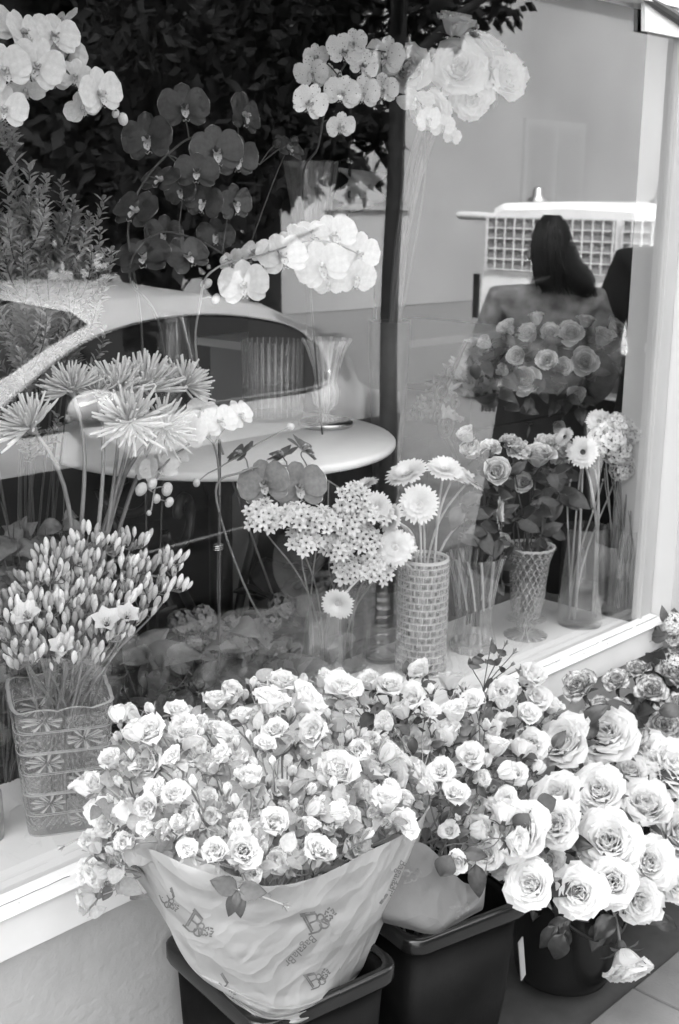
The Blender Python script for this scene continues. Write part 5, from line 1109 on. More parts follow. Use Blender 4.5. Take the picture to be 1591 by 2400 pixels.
# ------------------------------------------------------------------ bins and bucket on the pavement
def bin_(name, corner_fr, ang, W, D, H, lab):
    """corner_fr: front right corner of the rim on the ground plan"""
    c, s_ = math.cos(ang), math.sin(ang); ux = Vector((c, s_, 0)); uy = Vector((-s_, c, 0))
    o0 = Vector((corner_fr[0], corner_fr[1], 0)); t = thing(name, o0-ux*W/2+uy*D/2, lab, 'bin', 'black flower bins')
    def ring(z, e, rr=.035, n=5):
        hw, hd = W/2+e, D/2+e; cx_ = o0-ux*W/2+uy*D/2; P = []
        for (sx, sy, a0) in ((1, -1, -90), (1, 1, 0), (-1, 1, 90), (-1, -1, 180)):
            for k in range(n+1):
                a = rad(a0+90*k/n); P.append(cx_+ux*(sx*(hw-rr)+rr*math.cos(a))+uy*(sy*(hd-rr)+rr*math.sin(a))+Vector((0, 0, z)))
        return P
    b = MB(); tap = .035
    b.grid([ring(.001, -tap-.012), ring(.004, -tap-.004), ring(H*.5, -tap*.55), ring(H-.03, -.012), ring(H-.0305, -.0125), ring(H-.008, -.014), ring(H-.02, -.020), ring(.012, -tap-.012)], closed=True)
    n = len(ring(0, 0)); b.add(ring(.001, -tap-.012), [tuple(reversed(range(n)))]); b.add(ring(.012, -tap-.012), [tuple(range(n))]); part(b, 'tub', M_black, t, True)
    b = MB(); b.grid([ring(H-.032, -.0105), ring(H-.032, -.001), ring(H-.026, .001), ring(H-.004, .001), ring(H, -.002), ring(H, -.012), ring(H-.006, -.0135)], closed=True); part(b, 'rim', M_blackg, t, True)
    return t
BZ = .38
bin_('flower_bin', (1.415, -.375), rad(-9), .285, .30, BZ, 'black plastic bin holding the bunch in printed paper, front left')
bin_('flower_bin', (1.735, -.415), rad(-13), .275, .31, BZ, 'black plastic bin in the middle with shade-toned paper hanging over its rim')
bk = thing('flower_bucket', (2.07, -.275, 0), 'round black bucket packed with large white roses', 'bucket')
b = MB(); b.lathe([(.001, .001), (.085, .001), (.098, .008), (.103, .03), (.122, .245), (.128, .25), (.128, .262), (.122, .264), (.118, .25), (.10, .03), (.001, .012)], 48, c=(2.07, -.275, 0), cap=False); part(b, 'tub', M_blackg, bk, True)
b = MB(); b.tube([Vector((2.07+.128*math.cos(a), -.275+.128*math.sin(a), .245-.10*math.sin((a-3.3)/2.6*math.pi))) for a in [3.3+2.6*i/20 for i in range(21)]], .0035, .0035, 6); part(b, 'handle', M_iron, bk, True)
q = at(1205, 2215, -.38); b = MB(); b.grid([[q+Vector((.012*u+.004*v, .004*math.sin(u), -.022*v)) for u in (-1, 0, 1)] for v in (-2, -1, 0, 1, 2)]); b.grid([[q+Vector((.012*u+.004*v, .002+.004*math.sin(u), -.022*v)) for u in (-1, 0, 1)] for v in (-2, -1, 0, 1, 2)])
o = build(b, 'care_tag', M_jamb); tag(o, 'pale strip of a tag hanging beside the round bucket', 'tag')

# ------------------------------------------------------------------ printed paper round the front bunch
R0 = [(262, 1985, -.13), (300, 1965, -.22), (350, 1962, -.315), (450, 2005, -.395), (600, 2046, -.445), (730, 2026, -.45), (850, 1966, -.425), (940, 1920, -.385), (988, 1862, -.325), (992, 1815, -.24)]
R1 = [(300, 2010, -.12), (338, 2010, -.21), (372, 2062, -.29), (460, 2090, -.372), (600, 2118, -.412), (745, 2108, -.418), (850, 2075, -.395), (918, 2030, -.35), (948, 1985, -.30), (960, 1970, -.2)]
R2 = [(360, 2090, -.14), (385, 2105, -.22), (418, 2195, -.275), (500, 2215, -.345), (610, 2220, -.38), (730, 2210, -.385), (822, 2178, -.36), (885, 2118, -.315), (905, 2080, -.28), (912, 2060, -.2)]
R3 = [(425, 2195, -.16), (440, 2215, -.23), (470, 2262, -.272), (535, 2292, -.322), (625, 2318, -.348), (700, 2312, -.352), (775, 2280, -.335), (835, 2235, -.305), (858, 2190, -.275), (865, 2170, -.2)]
R4 = [(500, 2270, -.18), (510, 2285, -.24), (545, 2308, -.28), (585, 2332, -.312), (630, 2352, -.330), (682, 2350, -.334), (742, 2325, -.325), (800, 2282, -.300), (815, 2260, -.27), (820, 2245, -.2)]
R5 = [(560, 2340, -.19), (570, 2350, -.24), (590, 2368, -.275), (615, 2385, -.30), (640, 2395, -.315), (680, 2395, -.318), (720, 2380, -.312), (760, 2350, -.29), (770, 2330, -.26), (775, 2320, -.2)]
PG = [[at(*p) for p in r] for r in (R0, R1, R2, R3, R4, R5)]
NU, NV = 130, 104
random.seed(3)
WR = [(ru(0, 1), ru(0, 1), ru(0, 3.14), ru(1.2, 5), ru(0, 1), ru(.0010, .0036)) for k in range(34)]
def tri(x): return abs((x % 1)-.5)*2-.5
def paper_pt(u, v):
    p = cr([cr(r, u) for r in PG], v); n = (CAM-p).normalized(); h = 0
    for a, c, th, fr, phs, am in WR:                       # straight creases, each over its own patch of the sheet
        s_ = (u-.5)*math.cos(th)*1.3+(v-.5)*math.sin(th); g_ = math.exp(-((u-a)**2+(v-c)**2)*6); t_ = tri(s_*fr+phs)
        h += 5.0*am*g_*t_*(.6+.8*v)
    h += .005*math.exp(-((v-.14-.05*math.sin(5*u))/.03)**2)*(1 if u < .6 else .3) - .005*math.exp(-((v-.2-.05*math.sin(5*u))/.03)**2)*(1 if u < .6 else .2)
    for c0, am, sl in ((.62, .0035, .25), (.70, .006, .12), (.78, .006, -.05), (.86, .006, .1), (.93, .004, 0)):      # folds where the sheet is gathered
        d_ = (v-c0-sl*(u-.5)+.025*math.sin(11*u+c0*9))/.020
        h += 3.2*am*(math.exp(-d_*d_) if d_ > 0 else math.exp(-d_*d_*6))*(.25+.75*math.sin(4.1*u+c0*20)**2)
    return p+n*h
rows = [[paper_pt(i/NU, j/NV) for i in range(NU+1)] for j in range(NV+1)]
b = MB(); b.grid(rows); bv = BVHTree.FromPolygons([Vector(p) for p in b.v], b.f)
pw = thing('paper_wrap', at(640, 2300, -.28), 'crumpled printed wrapping paper round the front bunch of spray roses', 'paper')
b.grid([[p-(CAM-p).normalized()*.0007 for p in r] for r in rows]); part(b, 'sheet', M_paper, pw, True)
# turned-over inner lip of the paper at the upper left
lip = [[cr([at(*q) for q in L_], i/40)+Vector((0, 0, .003*math.sin(i*.7))) for i in range(41)] for L_ in
       ([(285, 1972, -.20), (345, 1935, -.24), (420, 1955, -.31), (500, 2000, -.38), (580, 2038, -.425)], [(290, 1990, -.21), (345, 1968, -.275), (430, 1990, -.345), (510, 2022, -.405), (590, 2046, -.438)], [(300, 2005, -.215), (350, 1995, -.30), (440, 2030, -.372), (520, 2052, -.418), (600, 2058, -.442)])]
b = MB(); b.grid(lip); b.grid([[p+Vector((.0006, .0008, 0)) for p in r] for r in lip]); part(b, 'folded_lip', M_paper, pw, True)

def decal(mb, poly_px, off=.0012):                # poly_px: outlines in photo pixels, printed onto the paper surface
    V = []
    for px, py in poly_px:
        d = ray(px, py).normalized(); hit = bv.ray_cast(CAM, d)
        if hit[0] is None: return
        V.append(hit[0]-d*off)
    return V
def text_on_paper(txt, x, y, ang, hgt, name, mt, bold=.0):
    cu = bpy.data.curves.new('txt', 'FONT'); cu.body = txt; cu.size = 1.0; cu.resolution_u = 3; cu.offset = bold
    o = bpy.data.objects.new('txt', cu); col.objects.link(o); dg = bpy.context.evaluated_depsgraph_get(); me = bpy.data.meshes.new_from_object(o.evaluated_get(dg)); bpy.data.objects.remove(o)
    c, s_ = math.cos(ang), math.sin(ang); mb = MB(); V = []
    for v in me.vertices:
        X, Y_ = v.co.x*hgt, -v.co.y*hgt; pt = decal(mb, [(x+X*c-Y_*s_, y+X*s_+Y_*c)])
        if pt is None: return
        V.append(pt[0])
    mb.add(V, [tuple(p.vertices) for p in me.polygons]); part(mb, name, mt, pw)
def strokes(lines, x, y, ang, sc, name, mt, th=.045):
    c, s_ = math.cos(ang), math.sin(ang); mb = MB()
    for L_ in lines:
        V = []; P = [Vector((p[0], p[1])) for p in L_]
        for i, p in enumerate(P):
            tn = (P[min(i+1, len(P)-1)]-P[max(0, i-1)]); tn = tn.normalized() if tn.length > 1e-6 else Vector((1, 0)); n_ = Vector((-tn.y, tn.x))*th
            for w_ in (p+n_, p-n_): V.append((x+(w_.x*c-w_.y*s_)*sc, y+(w_.x*s_+w_.y*c)*sc))
        R_ = decal(mb, V)
        if R_ is None: continue
        mb.add(R_, [(2*i, 2*i+1, 2*i+3, 2*i+2) for i in range(len(P)-1)])
    if mb.v: part(mb, name, mt, pw)
def arc(cx_, cy_, r, a0, a1, n=14, ry=None): return [(cx_+r*math.cos(rad(a0+(a1-a0)*i/n)), cy_+(ry or r)*math.sin(rad(a0+(a1-a0)*i/n))) for i in range(n+1)]
LOGO = [[(-.95, -.70), (-.05, -.45)], [(-.95, -.58), (-.1, -.36)], [(-.84, -.60), (-.74, .58)], [(-.70, -.50), (-.62, .50)], [(-.95, .60), (-.30, .70)], [(-.35, .68)]+arc(-.36, .34, .34, 80, -70), [(-.08, -.40), (-.04, -.12), (-.2, .04), (-.6, .02)],
  arc(.10, -.02, .20, 120, 420, 14)+arc(.16, .40, .28, 240, 560, 16), [(.02, .16), (.42, .62)], arc(.46, .22, .17, 0, 300, 10), [(.40, -.05), (.55, -.25), (.66, -.08)], [(.62, .05), (.78, .18), (.70, .34)], [(.80, -.12), (.98, -.2), (.96, .02), (.84, .06)], [(.92, .18), (1.08, .12)], [(.66, -.28), (.86, -.34)]]
for (x, y, a, sc_) in ((462, 2138, .62, 35), (738, 2122, -.42, 39), (520, 2282, .75, 30), (735, 2258, -.5, 29), (905, 2068, -1.2, 30), (395, 2080, 1.0, 26)):
    strokes(LOGO, x, y, a, sc_, 'printed_emblem', M_ink, .055)
text_on_paper('BagalaBr', 722, 2158, rad(135), 27, 'printed_name', M_inkp, .004)
text_on_paper('BagalaBr', 925, 1985, rad(112), 24, 'printed_name', M_inkp, .004)

# paper with its shade in the colour, over the rim of the middle bin
G0 = [(870, 1975, -.315), (960, 1945, -.335), (1010, 1975, -.36), (1070, 2038, -.385), (1110, 2030, -.388), (1124, 1985, -.382)]
G1 = [(875, 2050, -.325), (950, 2040, -.352), (1008, 2060, -.376), (1065, 2080, -.396), (1108, 2068, -.398), (1121, 2035, -.392)]
G2 = [(880, 2110, -.335), (940, 2125, -.366), (1000, 2146, -.394), (1052, 2120, -.402), (1095, 2100, -.405), (1116, 2090, -.400)]
G3 = [(882, 2130, -.32), (942, 2146, -.345), (1000, 2158, -.366), (1050, 2135, -.378), (1093, 2112, -.384), (1112, 2102, -.384)]
GG = [[at(*p) for p in r] for r in (G0, G1, G2, G3)]
random.seed(9)
def gp(u, v):
    p = cr([cr(r, u) for r in GG], v); n = (CAM-p).normalized(); return p+n*(.002*math.sin(9*u+4*v)*math.sin(7*v+2*u)+.003*abs(math.sin(7*(u-.6*v)))+.001*math.sin(31*u+17*v))
rows = [[gp(i/40, j/30) for i in range(41)] for j in range(31)]
b = MB(); b.grid(rows); bv = BVHTree.FromPolygons([Vector(p) for p in b.v], b.f)
pw = thing('paper_wrap', at(1010, 2150, -.34), 'paper coloured darker for shade, hanging over the rim of the middle bin', 'paper')
b.grid([[p-(CAM-p).normalized()*.0007 for p in r] for r in rows]); part(b, 'sheet', M_paper2, pw, True)
strokes(LOGO, 948, 2020, -.3, 24, 'printed_emblem', M_ink, .08); strokes(LOGO, 1065, 2100, -.5, 24, 'printed_emblem', M_ink, .08)

# ------------------------------------------------------------------ bunches of spray roses
def interp_depth(ctrl):
    P = np.array([c[:2] for c in ctrl], float); Z = np.array([c[2] for c in ctrl], float)
    def f(x, y):
        d = ((P-[x, y])**2).sum(1); w_ = 1/(d+900.)**1.6; return float((w_*Z).sum()/w_.sum())
    return f
ZONES = []
def bunch(poly, ctrl, seeds, base, dmin, nmax, k, blooms, buds, leaves, sm, nm, group, cat, words_, rng, leaf_n, budfrac, sizes, centre, taken=()):
    random.seed(rng); dep = interp_depth(ctrl)
    pts = poisson(poly, dmin, nmax, [tuple(s_[:2]) for s_ in seeds]); info = {}
    for s_ in seeds: info[tuple(s_[:2])] = s_
    items = []
    for p in pts:
        x, y = p; s_ = info.get(p)
        if s_: kind = 'b'; dd = s_[2]*1.22; dy = -.03
        else:
            up = 1 if y < centre[1]-130 else 0
            kind = 'd' if rnd() < budfrac*(1.5 if up else 1) else 'b'; dd = ru(*sizes)*(1 if kind == 'b' else .62); dy = ru(-.03, .055)
        items.append((x, y, kind, dd, at(x, y, min(-.035, dep(x, y)+dy)), s_))
    left = list(range(len(items))); n_s = 0
    while left:
        i = min(left, key=lambda q: items[q][1]*.3+items[q][0]); near = sorted(left, key=lambda q: (items[q][4]-items[i][4]).length)[:random.randint(k-1, k+1)]
        for q in near: left.remove(q)
        C_ = sum((items[q][4] for q in near), Vector())/len(near)
        b0 = Vector(base)+Vector((ru(-.07, .07), ru(-.07, .07), 0)); node = C_+(Vector((base[0], base[1], .40))-C_).normalized()*ru(.06, .09)
        mx, my = sum(items[q][0] for q in near)/len(near), sum(items[q][1] for q in near)/len(near)
        nb = sum(items[q][2] == 'b' for q in near); nd = len(near)-nb
        NW = ['no', 'one', 'two', 'three', 'four', 'five', 'six', 'seven', 'eight']; cnt = f'{NW[nb]} bloom'+('s' if nb != 1 else '')+(f' and {NW[nd]} bud'+('s' if nd > 1 else '') if nd else '')
        t = thing(nm, b0, f'{words_[0]}, {cnt}, {words_[1](mx, my)}', cat, group); t['_y'] = my
        mb = MB(); nk = Vector((base[0]+ru(-.05, .05), base[1]+ru(-.05, .05), .40)); P0 = [b0, nk, nk.lerp(node, .5)+Vector((0, 0, .02)), node]; P = [cr(P0, i/11) for i in range(12)]; mb.tube(P, .0026, .0018, 6)
        for q in near:
            x, y, kind, dd, p, s_ = items[q]; s2 = size(dd, p)
            o2 = RT*((x-centre[0])/420)+DN*((y-centre[1])/420)
            d = (tocam(p)*ru(.1, .7)+Vector((0, 0, ru(.2, .9)))+o2*.9+Vector((ru(-.7, .7), ru(-.6, .5), ru(-.3, .3)))).normalized()
            if s_ and len(s_) > 3: d = (tocam(p)*s_[3][2]+RT*s_[3][0]-DN*s_[3][1]).normalized()
            if kind == 'd': d = (d+Vector((0, 0, .7))).normalized()
            e = p-d*s2*.3; mb.tube(bez(node, node.lerp(e, .35)+Vector((0, 0, .008)), e-d*s2*1.1, e, 7), .0014, .0011, 5)
            if kind == 'b': obj('bloom', random.choice(blooms), t, TR(p, d, s2, rnd()*6.28))
            else: obj('bud', random.choice(buds), t, TR(p, d, s2, rnd()*6.28))
        part(mb, 'stem', sm, t, True)
        for j in range(leaf_n):
            q = random.choice(near); p = items[q][4]; a = jit(p, .022)+(Vector((base[0], base[1], .40))-p).normalized()*ru(.0, .045)
            d = (Vector((ru(-1, 1), ru(-1, .4), ru(-.5, .7)))); add_leaf(t, leaves, a, d, ru(.022, .038), tocam(p)+Vector((ru(-.6, .6), ru(-.6, .6), ru(0, 1.2))))
        n_s += 1
    return n_s
def w_front(x, y):
    v = 'hanging over the sill' if (x < 330 and y > 1930) else ('along the paper edge' if y > 1900 else ('against the window' if y < 1690 else 'mid bunch'))
    h = 'far left' if x < 330 else ('centre left' if x < 520 else ('centre' if x < 700 else ('centre right' if x < 850 else 'right end')))
    return v+', '+h
polyF = [(255, 1690), (300, 1640), (380, 1640), (480, 1650), (560, 1590), (640, 1580), (700, 1570), (800, 1600), (870, 1640), (960, 1690), (985, 1760), (960, 1860), (900, 1900), (800, 1965), (700, 2000), (600, 2020), (480, 1990), (400, 1950), (330, 1930), (270, 2020), (225, 2090), (210, 2010), (225, 1930), (250, 1850), (190, 1850), (235, 1790)]
ctrlF = [(255, 1700, -.13), (400, 1640, -.10), (560, 1600, -.09), (700, 1580, -.08), (850, 1640, -.09), (970, 1720, -.13), (975, 1830, -.26), (900, 1890, -.35), (720, 1985, -.425), (600, 2025, -.44), (480, 1985, -.40), (350, 1930, -.30), (240, 1900, -.17), (230, 2060, -.14), (300, 1800, -.20), (600, 1800, -.29), (800, 1780, -.25), (600, 1700, -.19), (450, 1850, -.32), (750, 1880, -.36)]
seedF = [(632, 1915, 98, (.1, .45, .85)), (566, 1970, 98, (-.05, .1, .95)), (500, 1978, 88, (-.1, .35, .9)), (440, 1972, 74, (-.2, .4, .8)), (885, 1872, 92, (.1, .8, .5)), (920, 1915, 80, (.5, .5, .6)), (350, 1915, 64), (305, 1945, 75), (265, 1910, 70), (425, 1905, 58), (560, 1895, 60), (360, 1700, 88), (440, 1690, 84), (620, 1645, 95), (690, 1640, 105), (640, 1700, 70), (790, 1790, 110, (-.2, .3, .8)), (880, 1760, 90), (740, 1700, 90), (960, 1740, 100), (470, 1735, 60), (800, 1655, 70)]
bunch(polyF, ctrlF, seedF, (1.275, -.215, .02), 32, 215, 5, ROSE_SM, BUD, LEAFP, M_stemp, 'spray_rose', 'cream spray roses wrapped in printed paper', 'spray rose', ('cream spray', w_front), 77, 9, .32, (66, 112), (620, 1850))
def w_mid(x, y):
    v = 'over the shade-toned paper' if y > 1900 else ('before the sill' if y < 1650 else 'mid bunch')
    h = 'left' if x < 1000 else ('centre' if x < 1130 else ('right' if x < 1215 else 'right end'))
    return v+', '+h
polyM = [(770, 1590), (850, 1575), (940, 1560), (985, 1530), (1030, 1590), (1110, 1600), (1150, 1570), (1240, 1570), (1265, 1640), (1250, 1720), (1230, 1800), (1190, 1900), (1150, 1990), (1080, 1990), (1020, 1930), (1000, 1850), (990, 1780), (950, 1680), (850, 1640)]
ctrlM = [(780, 1590, -.07), (985, 1540, -.07), (1150, 1570, -.08), (1240, 1590, -.12), (1255, 1680, -.19), (1000, 1700, -.18), (1120, 1700, -.21), (1200, 1820, -.30), (1080, 1850, -.31), (1150, 1980, -.39), (1060, 1970, -.38), (1010, 1900, -.33)]
seedM = [(980, 1558, 62), (960, 1625, 90), (1050, 1665, 80), (1035, 1720, 95), (1085, 1762, 80, (0, .5, .8)), (1140, 1745, 75), (1150, 1790, 70), (1020, 1790, 75), (1215, 1580, 95), (1230, 1625, 80), (1160, 1600, 80), (900, 1600, 75), (1160, 1905, 85), (1170, 1940, 80), (1170, 1850, 62, (0, .3, .9)), (1210, 1660, 70), (860, 1590, 70), (900, 1680, 70), (1060, 1985, 60)]
bunch(polyM, ctrlM, seedM, (1.615, -.245, .02), 35, 130, 5, ROSE_SMW, BUDW+BUDG, LEAF, M_stem, 'spray_rose', 'white spray roses in the middle bin', 'spray rose', ('white spray', w_mid), 78, 9, .30, (62, 108), (1080, 1760))
# a dark budded twig standing up in front of the sill
t = thing('budded_twig', (1.62, -.2, .02), 'dark twig of small closed rose buds standing up against the white sill', 'twig', None); mb = MB()
n0 = at(1115, 1600, -.10); P = stem_pts((1.62, -.2, .02), n0, (0, 0, 1), 8); mb.tube(P, .0024, .0018, 6)
for (px, py, dd) in ((1133, 1487, 26), (1185, 1508, 24), (1200, 1545, 26), (1180, 1537, 20), (1165, 1490, 22), (1090, 1545, 18), (1150, 1520, 18)):
    p = at(px, py, -.09); d = (p-n0).normalized(); mb.tube(bez(n0, n0+Vector((0, 0, .02)), p-d*.03, p, 6), .0012, .001, 5); obj('bud', BUDG[0], t, TR(p, d, size(dd, p), rnd()*6))
for k in range(12): p = at(ru(1080, 1170), ru(1510, 1610), -.09); add_leaf(t, LEAFD, p, jit((0, -.2, .4), .8), ru(.018, .03), tocam(p))
part(mb, 'stem', M_stemd, t, True)
for i, (px, py, dr, s_, lab) in enumerate(((1238, 1915, (-.1, -1, 0), .052, 'single dark pointed leaf lying over a large white rose'), (1248, 1860, (.8, .3, 0), .040, 'round dark leaf between spray roses and large roses'), (1212, 1890, (-.5, -.7, 0), .040, 'round dark leaf left of the pointed leaf'), (1285, 1715, (.6, .8, 0), .042, 'pale oval leaf at the top left of the large roses'), (1100, 2020, (.1, -1, 0), .058, 'broad dark leaf hanging over the shade-toned paper'), (1035, 1985, (-.3, -.6, 0), .04, 'dark round leaf among the lowest spray roses'), (1085, 1970, (.9, -.2, 0), .042, 'dark leaf right of the lowest spray rose'))):
    p = at(px, py, -.40 if px > 1150 and py > 1800 else (-.30 if py < 1800 else -.405)); d = RT*dr[0]-DN*dr[1]
    t = thing('rose_leaf_sprig', p, lab, 'leaf', 'loose rose leaves'); add_leaf(t, LEAFR if 'round' in lab else LEAFD, p-d*s_*.3, d, s_, tocam(p)); mb = MB(); mb.tube([p-d*s_*.35, p-d*s_*.6+tocam(p)*-.02, p-d*s_*.7+tocam(p)*-.07], .0012, .0014, 5); part(mb, 'stem', M_stemd, t, True)
# sprig hanging over the printed paper
t = thing('rose_sprig', at(545, 2035, -.45), 'small sprig with three leaves and a long bud hanging over the printed paper', 'sprig'); c = at(550, 2055, -.462); mb = MB()
mb.tube([at(560, 2020, -.43), at(565, 2035, -.452), c], .0016, .0014, 5); e = at(655, 2090, -.47); mb.tube(bez(c, at(585, 2060, -.475), at(620, 2078, -.475), e, 6), .0014, .0018, 5)
obj('bud', BUD[0], t, TR(e, (e-at(610, 2072, -.472)).normalized(), .011, 0)); part(mb, 'stem', M_stemp, t, True)
for (dx, dy) in ((-.35, -1), (.1, -1), (-.9, .3), (.9, -.1)): add_leaf(t, LEAF, c, RT*dx-DN*dy, .038, tocam(c))
# the long bud lying over the sill at the left
t = thing('rose_sprig', at(260, 1880, -.12), 'thin sprig with a small bud lying over the white sill at the left', 'sprig'); mb = MB(); e = at(148, 1955, -.075); mb.tube(bez(at(250, 1890, -.14), at(225, 1915, -.12), at(180, 1940, -.09), e, 8), .0014, .0012, 5); obj('bud', BUD[1], t, TR(e, (e-at(190, 1932, -.09)).normalized(), .009)); part(mb, 'stem', M_stemp, t, True)

# ------------------------------------------------------------------ large white roses in the round bucket
random.seed(91)
WRS = [(1400, 1718, 138, (-.05, .45, .9), -.22, 'topmost large white rose'), (1322, 1735, 120, (-.5, .5, .7), -.24, 'large white rose at the upper left of the bucket bunch'), (1480, 1770, 120, (.3, .6, .7), -.21, 'large white rose behind the upper row'), (1542, 1800, 135, (.35, .5, .8), -.27, 'large white rose at the upper right edge'), (1385, 1845, 118, (-.05, .4, .9), -.32, 'large white rose in the centre of the second row'), (1302, 1855, 105, (-.4, .45, .8), -.33, 'large white rose left in the second row, above a dark leaf'), (1478, 1885, 125, (.2, .5, .8), -.32, 'large white rose right in the second row'), (1550, 1945, 125, (.4, .3, .85), -.34, 'large white rose cut by the right edge'), (1407, 1958, 146, (-.02, .25, .95), -.40, 'largest white rose, facing out in the centre'), (1215, 1935, 128, (-.35, .3, .85), -.385, 'large white rose with a ragged lower petal, beside the spray roses'), (1285, 1920, 118, (-.1, .3, .9), -.375, 'large white rose partly behind the one with the ragged petal'), (1487, 2000, 108, (.25, .15, .95), -.40, 'white rose right of the largest one'), (1237, 2048, 112, (-.3, .15, .95), -.425, 'white rose over the corner of the middle bin'), (1343, 2062, 108, (-.1, .0, 1), -.44, 'white rose low in the middle, left one of two'), (1412, 2040, 112, (.05, .05, 1), -.445, 'white rose low in the middle, right one of two'), (1465, 2078, 90, (.3, -.1, .95), -.435, 'lower white rose at the right of the low pair'), (1437, 2195, 104, (.25, -.75, .5), -.435, 'white rose hanging down beside the bucket, by itself'), (1540, 2030, 95, (.5, -.1, .8), -.40, 'low white rose at the right edge'), (1345, 1790, 70, (-.3, .5, .7), -.26, 'smaller white rose between the upper rows'), (1560, 1880, 90, (.6, .3, .6), -.31, 'white rose at the right edge behind the others'), (1450, 1800, 80, (.1, .6, .7), -.24, 'small white rose deep in the bunch'), (1275, 1985, 60, (-.3, .0, .9), -.37, 'small white bud-like rose under the ragged one'), (1185, 1990, 80, (-.7, .1, .6), -.36, 'white rose squeezed against the shade-toned paper')]
for i, (px, py, dd, dr, Y, lab) in enumerate(WRS):
    p = at(px, py, Y); d = (tocam(p)*dr[2]+RT*dr[0]-DN*dr[1]).normalized(); b0 = Vector((2.07+ru(-.06, .06), -.275+ru(-.06, .06), .016))
    t = thing('rose', b0, lab, 'rose', 'large white roses in the round bucket'); mb = MB(); P = stem_pts(b0, p-d*size(dd, p)*.3, d, 10, .5)
    if i == 16: P = bez(b0, b0+Vector((.0, -.05, .34)), at(1420, 2110, -.43)+Vector((0, 0, .03)), p-d*.018, 12)
    mb.tube(P, .0036, .003, 6); part(mb, 'stem', M_stem, t, True)
    obj('bloom', ROSE_BIG[i % 4], t, TR(p, d, size(dd, p)*1.4, rnd()*6.28))
    for k in range(4):
        q = cr(P, ru(.4, .82)); add_leaf(t, LEAFD, q, jit((0, -.3, -.1), 1), ru(.05, .075), tocam(q)+Vector((0, 0, .5)))
for i, (px, py, dr, lab) in enumerate(((1500, 2110, (.8, -.4), 'dark leaf pointing right below the low roses'), (1330, 1990, (.0, -1), 'dark leaf in the gap left of the largest rose'), (1300, 2140, (-.3, -1), 'dark leaves hanging over the bucket rim'), (1390, 2120, (.2, -1), 'dark leaf over the bucket rim beside the hanging rose'), (1505, 1800, (.9, -.4), 'long dark leaf under the upper right rose'))):
    p = at(px, py, -.39 if py > 1900 else -.27); d = RT*dr[0]-DN*dr[1]; t = thing('rose_foliage', (2.07+ru(-.04, .04), -.275+ru(-.04, .04), .016), lab, 'leaves', 'dark leaves of the large white roses'); mb = MB(); mb.tube(stem_pts(WM[t.name].translation, p, d, 8, .5), .0025, .0016, 5); part(mb, 'stem', M_stemd, t, True)
    for k in range(4): add_leaf(t, LEAFD, jit(p, .015), d+jit((0, 0, 0), .5), ru(.05, .07), tocam(p))
# ------------------------------------------------------------------ variegated flowers at the right, in a bucket of their own
VC = at(1440, 1640, -.20); VC = (VC.x+.05, -.19)
bk2 = thing('flower_bucket', (VC[0], VC[1], 0), 'black bucket of variegated flowers against the wall, mostly hidden', 'bucket')
b = MB(); b.lathe([(.001, .001), (.10, .001), (.13, .28), (.135, .285), (.13, .29), (.12, .28), (.095, .02), (.001, .012)], 40, c=(VC[0], VC[1], 0), cap=False); part(b, 'tub', M_blackg, bk2, True)
random.seed(52)
VRS = [(1345, 1600, 100, (-.4, .6, .6), 'leftmost variegated bloom with a pale outer petal, under the sill'), (1425, 1585, 75, (-.1, .7, .6), 'small variegated bloom at the top'), (1395, 1650, 90, (-.3, .3, .8), 'variegated bloom half behind the round dark leaf'), (1500, 1610, 95, (.1, .6, .7), 'frilled variegated bloom right of the dark leaf'), (1545, 1580, 90, (.4, .7, .5), 'variegated bloom under the corner post'), (1530, 1680, 105, (.2, .2, .9), 'variegated rose facing out at the right edge'), (1455, 1705, 95, (.0, .3, .9), 'low variegated bloom beside the topmost white rose'), (1470, 1560, 70, (.1, .8, .4), 'pale variegated bloom against the white post'), (1560, 1640, 80, (.5, .4, .6), 'variegated bloom cut by the right edge'), (1430, 1640, 60, (.0, .3, .8), 'small dull bloom in the dark gap'), (1320, 1700, 60, (-.3, .4, .7), 'small dull bloom at the left, below the leftmost one'), (1360, 1695, 55, (-.2, .4, .7), 'pale small bloom just above the large white roses')]
for i, (px, py, dd, dr, lab) in enumerate(VRS):
    p = at(px, py, -.16+(.05 if py < 1600 else -.03)); d = (tocam(p)*dr[2]+RT*dr[0]-DN*dr[1]).normalized()
    lv = [(LEAFD, jit(p-Vector((0, 0, ru(.03, .1))), .04), jit((0, -.5, .1), .8), ru(.05, .07), tocam(p)+Vector((0, 0, .5))) for k in range(5)]
    vstem('variegated_flower', lab, 'flower', 'variegated flowers at the right', (VC[0]+ru(-.06, .06), VC[1]+ru(-.06, .06), .016), [('bloom', ROSE_VAR[i % 3], p, d, size(dd, p))], lv, M_stemd, .003, 9, .5)
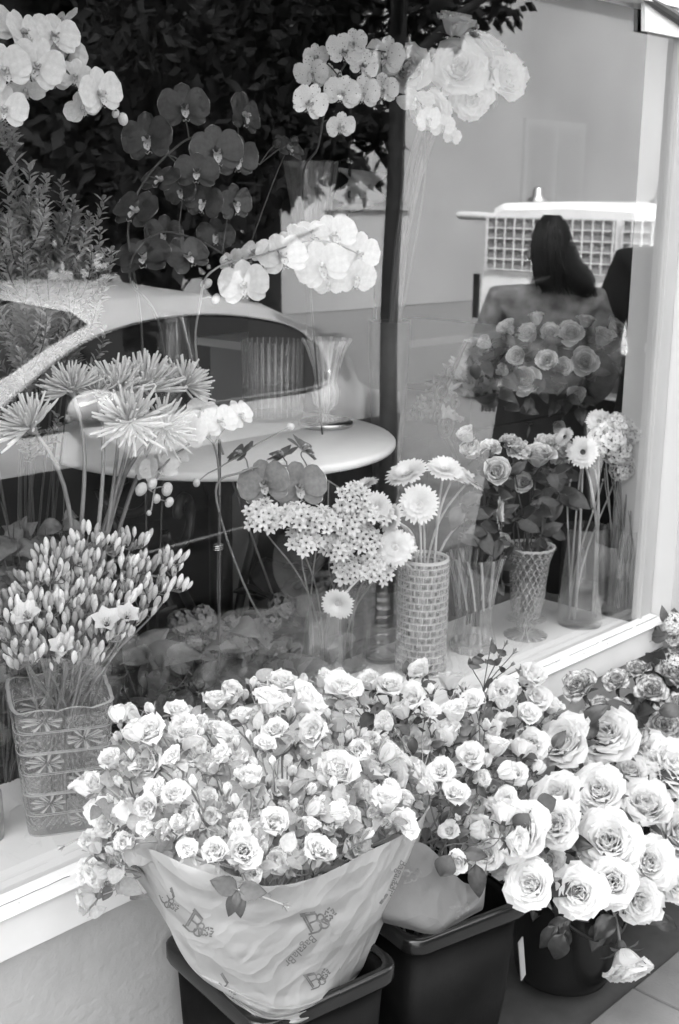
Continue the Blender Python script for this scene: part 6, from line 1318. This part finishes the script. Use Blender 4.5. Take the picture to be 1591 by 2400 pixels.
p = at(1405, 1655, -.225); t = thing('rose_leaf_sprig', p, 'large round dark leaf in front of the variegated flowers', 'leaf', 'loose rose leaves'); d = RT*.9-DN*.45; add_leaf(t, LEAFR, p-d*.015, d, .066, tocam(p)); mb = MB(); mb.tube([p-d*.02, p-d*.04+Vector((0, .03, -.03)), Vector((VC[0], VC[1], .1))], .0016, .002, 5); part(mb, 'stem', M_stemd, t, True)
# plants beyond the corner post
EC_ = (at(1557, 1500, -.12).x+.02, -.17)
bk3 = thing('flower_bucket', (EC_[0], EC_[1], 0), 'dark bucket of plants beyond the corner post', 'bucket')
b = MB(); b.lathe([(.001, .001), (.11, .001), (.14, .3), (.145, .305), (.13, .3), (.001, .25)], 32, c=(EC_[0], EC_[1], 0), cap=False); part(b, 'tub', M_black, bk3, True)
for i, (px, py) in enumerate(((1553, 1440), (1562, 1500), (1550, 1530), (1568, 1470), (1562, 1560), (1556, 1475))):
    p = at(px, py, -.1); lv = [(LEAF, jit(p-Vector((0, 0, ru(.0, .1))), .05), jit((0, -.5, .2), .8), ru(.04, .06), tocam(p)) for k in range(6)]
    vstem('entrance_flower', ('topmost', 'pale middle', 'low', 'right hand', 'lowest', 'left hand')[i]+' frilled flower beyond the corner post', 'flower', 'flowers beyond the corner post', (EC_[0]+ru(-.05, .05), EC_[1]+ru(-.05, .05), .26), [('bloom', ROSE_VAR[2] if i % 2 else DOME[0], p, facing(p), size(52, p))], lv, M_stem, .0025, 8, .5)

# labels that still coincide inside a bunch are told apart by height
same = {}
for o in scene.objects:
    if 'group' in o and o.parent is None and 'stem' not in o['group'] and o.children:
        hs_ = [WM[c.name].translation.z for c in o.children if c.name.split('.')[0] in ('bloom', 'bud', 'floret', 'leaf')]
        if not hs_: hs_ = [max((v.co.z for c in o.children for v in c.data.vertices), default=0)]
        same.setdefault((o['group'], o['label']), []).append((sum(hs_)/len(hs_), o))
ORD = ['highest', 'second highest', 'third highest', 'fourth highest', 'fifth highest', 'sixth highest', 'seventh highest', 'eighth highest', 'ninth highest', 'tenth highest', 'eleventh highest', 'twelfth highest']
for (g_, lab), os_ in same.items():
    if len(os_) > 1:
        os_.sort(key=lambda q: -q[0])
        for i, (z, o) in enumerate(os_): o['label'] = lab+', '+('lowest' if i == len(os_)-1 else ORD[i])
for o in scene.objects:
    if '_y' in o: del o['_y']
